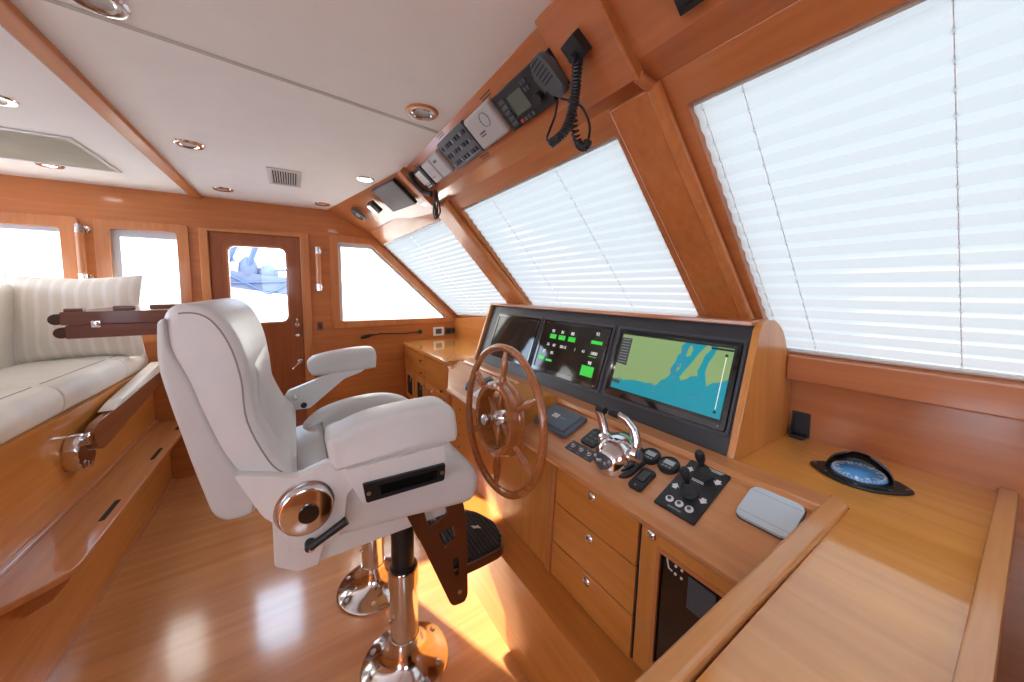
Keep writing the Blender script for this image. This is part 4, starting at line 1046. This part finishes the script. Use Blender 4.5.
# microphone
mk = fthing('hand_microphone', 'black hand microphone clipped on the overhead radio end with coiled cord', 'microphone', .765, .104, h=.026)
MB(RZ(math.radians(12))).prism(rounded([(-.022, -.055), (.0, -.064), (.022, -.055), (.034, .02), (.026, .058), (-.026, .058), (-.034, .02)], .03, 5), 0, .028, r=.009, seg=3).put('body', pm('microphone_grey', (82, 86, 92), .4), mk)
for k in range(6): MB(RZ(math.radians(12))).box(-.020, .020, .046-.011*k, .050-.011*k, .0275, .0292).put('grille_slot', BLACK, mk)
MB(RZ(math.radians(12))).box(-.041, -.03, -.02, .03, .008, .026, .003).put('talk_key', DGREY, mk)
MB().box(-.026, .026, -.05, .05, -.026, .004, .004).put('mounting_clip', BLACK, mk)
jk = fthing('microphone_jack', 'square black cord socket on the raised overhead panel', 'socket', .657, .096, h=.022)
MB(RZ(math.radians(8))).box(-.026, .026, -.028, .028, 0, .03, .003).put('body', BLACK, jk)
MB().lathe([(.011, .028), (.011, .045), (.009, .05)], 14, T(0, -.01)).put('plug', BLACK, jk)
cd = thing('coiled_cord', 'black coiled microphone cord hanging below the overhead console', 'cord', (.66, .72, 1.9))
path = [V((.612, .657, 1.965)), V((.630, .68, 1.92)), V((.638, .70, 1.87)), V((.628, .72, 1.82)), V((.60, .745, 1.79))]
def spline(P, n):
    out = []
    Q = [P[0]]+P+[P[-1]]
    for i in range(1, len(Q)-2):
        for k in range(n):
            t = k/n
            a, b, c, d = Q[i-1], Q[i], Q[i+1], Q[i+2]
            out.append(.5*((2*b)+(c-a)*t+(2*a-5*b+4*c-d)*t*t+(3*b-a-3*c+d)*t**3))
    out.append(P[-1]); return out
def coil(P, r, turns, tr):
    S = spline(P, 60); n = len(S); out = []
    for i, p in enumerate(S):
        d = (S[min(i+1, n-1)]-S[max(i-1, 0)]).normalized()
        a = d.orthogonal().normalized(); b = d.cross(a)
        # keep a steady frame
        ref = V((0, 1, 0)); a = (ref-d*ref.dot(d)).normalized(); b = d.cross(a)
        t = 2*PI*turns*i/n
        out.append(p+r*(math.cos(t)*a+math.sin(t)*b))
    return out
MB().tube(coil(path, .0105, 30, 0), .0034, 6).put('coil', BLACK, cd)
path2 = [V((.635, .70, 1.90)), V((.655, .715, 1.85)), V((.672, .715, 1.80)), V((.683, .70, 1.785)), V((.69, .695, 1.80))]
MB().tube(coil(path2, .0095, 18, 0), .0032, 6).put('coil', BLACK, cd)
MB().tube(spline([V((.60, .745, 1.79)), V((.625, .79, 1.83)), V((.66, .80, 1.90)), V((.67, .80, 1.945))], 10), .0032, 8).put('straight_cord', BLACK, cd)
MB().tube(spline([V((.69, .695, 1.80)), V((.70, .70, 1.85)), V((.69, .73, 1.91)), V((.675, .79, 1.95))], 10), .0032, 8).put('straight_cord', BLACK, cd)

def cover_unit(y, s, w, hgt, label, ring, name='instrument_cover'):
    r = fthing(name, label, 'cover', y, s)
    MB().box(-w/2, w/2, -hgt/2, hgt/2, 0, .03, .010, 3).put('cover_body', SILV, r)
    return r
cu = cover_unit(1.150, .100, .185, .125, 'silver-grey plastic cover between the radio and the switch board', True)
MB().plate(circle(.03, .02, .026, 24), [circle(.03, .02, .0225, 24)], .029, .0312).put('round_mark', LABELG, cu)
MB().box(-.045, -.005, -.012, -.006, .0295, .0308).box(-.045, -.01, -.022, -.017, .0295, .0308).put('grey_lettering', DGREY, cu)
pb = fthing('breaker_board', 'grey and black switch board with small toggles overhead', 'switch board', 1.395, .098)
MB().box(-.13, .13, -.068, .068, 0, .018, .003).put('board', DGREY, pb)
for i in range(9):
    for j in range(3):
        MB().box(-.115+.027*i, -.101+.027*i, -.052+.04*j, -.034+.04*j, .017, .0225, .002).put('breaker_switch', BLACK if (i+j) % 3 else LABELG, pb)
MB().box(-.02, .12, -.012, -.008, .017, .019).box(-.02, .12, -.056, -.053, .017, .019).put('bright_line', STEEL, pb)
c2 = cover_unit(1.605, .100, .105, .12, 'white instrument cover beside the grey switch board', False)
MB().box(-.03, .008, .02, .034, .0295, .0308).put('grey_lettering', DGREY, c2)
c3 = cover_unit(1.717, .100, .105, .115, 'white instrument cover beside the overhead telephone', False)
MB().box(-.03, .0, -.03, -.02, .0295, .0308).put('grey_lettering', LABELG, c3)
# telephone
tp = fthing('telephone', 'white and black telephone handset unit with looped cord overhead', 'telephone', 1.86, .10)
MB().box(-.06, .06, -.06, .06, 0, .022, .006).put('base_unit', BLACK, tp)
MB().box(-.04, .035, -.03, .045, .021, .026, .002).put('white_panel', LABELW, tp)
MB().tube([(-.055, .07, .03), (-.075, .02, .045), (-.07, -.05, .045), (-.04, -.085, .03)], [.016, .014, .014, .018], 12).put('receiver', BLACK, tp)
for k in range(6): MB().box(-.02+.018*(k % 3), -.008+.018*(k % 3), -.055+.014*(k//3), -.046+.014*(k//3), .021, .026, .001).put('key', LABELW, tp)
cc = thing('hanging_cord', 'black looped cord hanging from the overhead telephone', 'cord', (.70, 1.87, 1.9))
for o_ in (-.012, 0, .014):
    p = [V((.69, 1.86, 1.95)), V((.70+o_, 1.875+o_, 1.90)), V((.705+o_*1.5, 1.88+o_, 1.84)), V((.70, 1.88+o_*1.6, 1.80)), V((.69-o_, 1.875-o_*.6, 1.83)), V((.685, 1.87, 1.90)), V((.685, 1.865, 1.95))]
    MB().tube(spline(p, 8), .004, 6).put('cord_loop', BLACK, cc)
# end board: flat grey screen, light, speaker
E0, E1, E2 = V((.56, 1.97, CZ)), V((.80, 1.97, 1.905)), V((.27, PW, CZ))
ex = (E0-E2).normalized(); ey0 = (E0-E1).normalized(); ez = ex.cross(ey0).normalized(); ey = ez.cross(ex)
def EF(a, b, h=0):       # a metres along from the divider to the wall, b metres down from the ceiling edge
    o = E0-ex*a-ey*b+ez*h
    return frame(o, ex, ey)
ds = thing('flat_display', 'flat grey switched-off display on the overhead corner board', 'display', M=EF(.34, .115))
MB().box(-.16, .16, -.095, .095, 0, .022, .003).put('casing', BLACK, ds)
MB().box(-.15, .152, -.088, .088, .021, .0235).put('screen', pm('grey_screen_glass', (112, 116, 118), .25, coat=.4), ds)
sp_ = thing('spot_lamp', 'small white lamp between the grey display and round speaker overhead', 'lamp', M=EF(.66, .13))
MB().box(-.045, .035, -.045, .045, 0, .03, .006).put('housing', BLACK, sp_)
MB().box(-.06, .0, -.05, .035, .012, .036, .004).put('white_panel', LABELW, sp_)
MB().box(-.045, -.012, -.042, -.005, .035, .037).box(-.045, -.012, .0, .03, .035, .037).put('lens', LENS, sp_)
sk = thing('round_speaker', 'round dark speaker on the overhead board by the side wall', 'speaker', M=EF(1.02, .14))
MB().lathe([(.065, 0), (.065, .008), (.05, .013), (.046, .010), (.02, .006), (0, .006)], 32).put('rim', DGREY, sk)
MB().lathe([(.02, .005), (.018, .014), (0, .018)], 20).put('cone_cap', SILV, sk)
vx = fthing('black_bracket', 'small black block on the overhead panel above the compass pane', 'bracket', .405, .142)
MB().box(-.025, .025, -.035, .035, 0, .025, .003).put('body', BLACK, vx)
MB().box(-.015, .015, -.02, .02, .024, .03, .002).put('cap', BLACK, vx)
# labels carved on fascia
for y, s in ((1.075, .028), (1.47, .012), (1.30, .185), (1.86, .03)):
    M = FAS(y, s)
    MB(M).box(-.035, .035, .001, .0055, -.001, .0008).box(-.03, .03, -.008, -.004, -.001, .0008).put('engraved_label', DARKW, oc)

# ------------------------------------------------------------------ outside
struct(MB().box(-25, 25, PW+1.2, 60, -1.6, -1.5).put('ground_water', WATERM), 'pale harbour water outside the windows')
yt = thing('moored_yacht', 'white motor yacht with grey covers seen through the door window', 'yacht', (-.5, 7.4, -1.5))
MB().prism([(-7, -1.5), (4, -1.5), (5, 1.2), (.4, 1.38), (-1.2, 1.40), (-3.0, 1.9), (-7, 2.0)], 7.2, 9.5, 'Y', r=.05).put('hull', YW, yt)
MB().prism([(-3.0, 1.90), (-.95, 1.45), (-.05, 1.30), (.5, 1.38), (.4, 1.60), (-.3, 1.62), (-.9, 1.72), (-3.0, 2.06)], 7.12, 7.9, 'Y', r=.02).put('deck_cover', YD, yt)
MB().box(-3.0, -.80, 7.15, 8.2, 1.88, 1.93, .01).put('cabin_roof_edge', YB, yt)
def bar(a, b, r): MB().tube([a, b], r, 8).put('arch_tube', YB, yt)
bar((-.95, 7.15, 1.68), (-.55, 7.15, 2.62), .045); bar((-.62, 7.15, 1.75), (-.32, 7.15, 2.62), .045)
bar((-1.10, 7.3, 1.8), (-.68, 7.3, 2.62), .02); bar((-.55, 7.15, 2.45), (.60, 7.15, 2.42), .03)
bar((.42, 7.15, 1.6), (.38, 7.15, 2.5), .035); bar((.05, 7.2, 2.45), (.6, 7.2, 1.95), .018); bar((-.2, 7.2, 2.42), (.62, 7.2, 2.05), .015)
bar((-.85, 7.1, 1.5), (.3, 7.1, 1.55), .018); bar((-.9, 7.1, 1.65), (-.35, 7.1, 1.32), .018); bar((-.35, 7.1, 1.32), (.15, 7.1, 1.62), .018)
MB().tube([(-.25, 7.1, 1.72), (.2, 7.1, 1.74), (.40, 7.1, 1.70), (.52, 7.1, 1.52)], .02, 8).put('guard_rail', YB, yt)
MB().sphere((-.62, 7.25, 1.72), .2, 18, (.14, .15, .24)).put('seat_cover', YD, yt)
MB().sphere((-.36, 7.3, 1.66), .2, 18, (.16, .15, .17)).put('seat_cover', YD, yt)

# ------------------------------------------------------------------ light
w = bpy.data.worlds.new('World'); SC.world = w; w.use_nodes = True
nt = w.node_tree; bg = nt.nodes['Background']
tc = nt.nodes.new('ShaderNodeTexCoord'); sp = nt.nodes.new('ShaderNodeSeparateXYZ'); rp = nt.nodes.new('ShaderNodeValToRGB')
mr = nt.nodes.new('ShaderNodeMapRange'); mr.inputs['From Min'].default_value = -1; mr.inputs['From Max'].default_value = 1
nt.links.new(tc.outputs['Generated'], sp.inputs[0]); nt.links.new(sp.outputs['Z'], mr.inputs['Value']); nt.links.new(mr.outputs[0], rp.inputs['Fac'])
el = rp.color_ramp.elements
el[0].position = .42; el[0].color = (.38, .45, .54, 1)
el[1].position = .56; el[1].color = (.80, .97, 1.17, 1)
nt.links.new(rp.outputs['Color'], bg.inputs['Color']); bg.inputs['Strength'].default_value = 7.0
sun = bpy.data.lights.new('sun', 'SUN'); sun.energy = 18.0; sun.angle = math.radians(.6); sun.color = (1, .84, .58)
so = bpy.data.objects.new('sun', sun); COL.objects.link(so)
sd = V((.385, -.923, -.60)).normalized()
so.rotation_euler = sd.to_track_quat('-Z', 'Y').to_euler()
def lamp(x, y, e, sz=.1):
    l = bpy.data.lights.new('downlight_lamp', 'AREA'); l.shape = 'DISK'; l.size = sz; l.energy = e; l.color = (1, .97, .94)
    o = bpy.data.objects.new('downlight_lamp', l); COL.objects.link(o); o.location = (x, y, CZ-.02)
for x, y in ((.402, 2.313), (-1.097, 2.99)): lamp(x, y, .5)

# ------------------------------------------------------------------ camera
PITCH = math.radians(4.16); YAW = math.atan(219/(341/math.cos(PITCH)))
cam = bpy.data.cameras.new('camera'); co = bpy.data.objects.new('camera', cam); COL.objects.link(co)
co.location = (0, 0, 1.40)
co.rotation_euler = (PI/2-PITCH, 0, -YAW)
cam.sensor_fit = 'HORIZONTAL'; cam.sensor_width = 36; cam.lens = 341/1024*36
cam.shift_y = -27/1024
cam.clip_start = .02
SC.camera = co
SC.view_settings.view_transform = 'Standard'; SC.view_settings.look = 'None'
SC.view_settings.gamma = 1; SC.view_settings.use_curve_mapping = False
SC.view_settings.exposure = 0.25
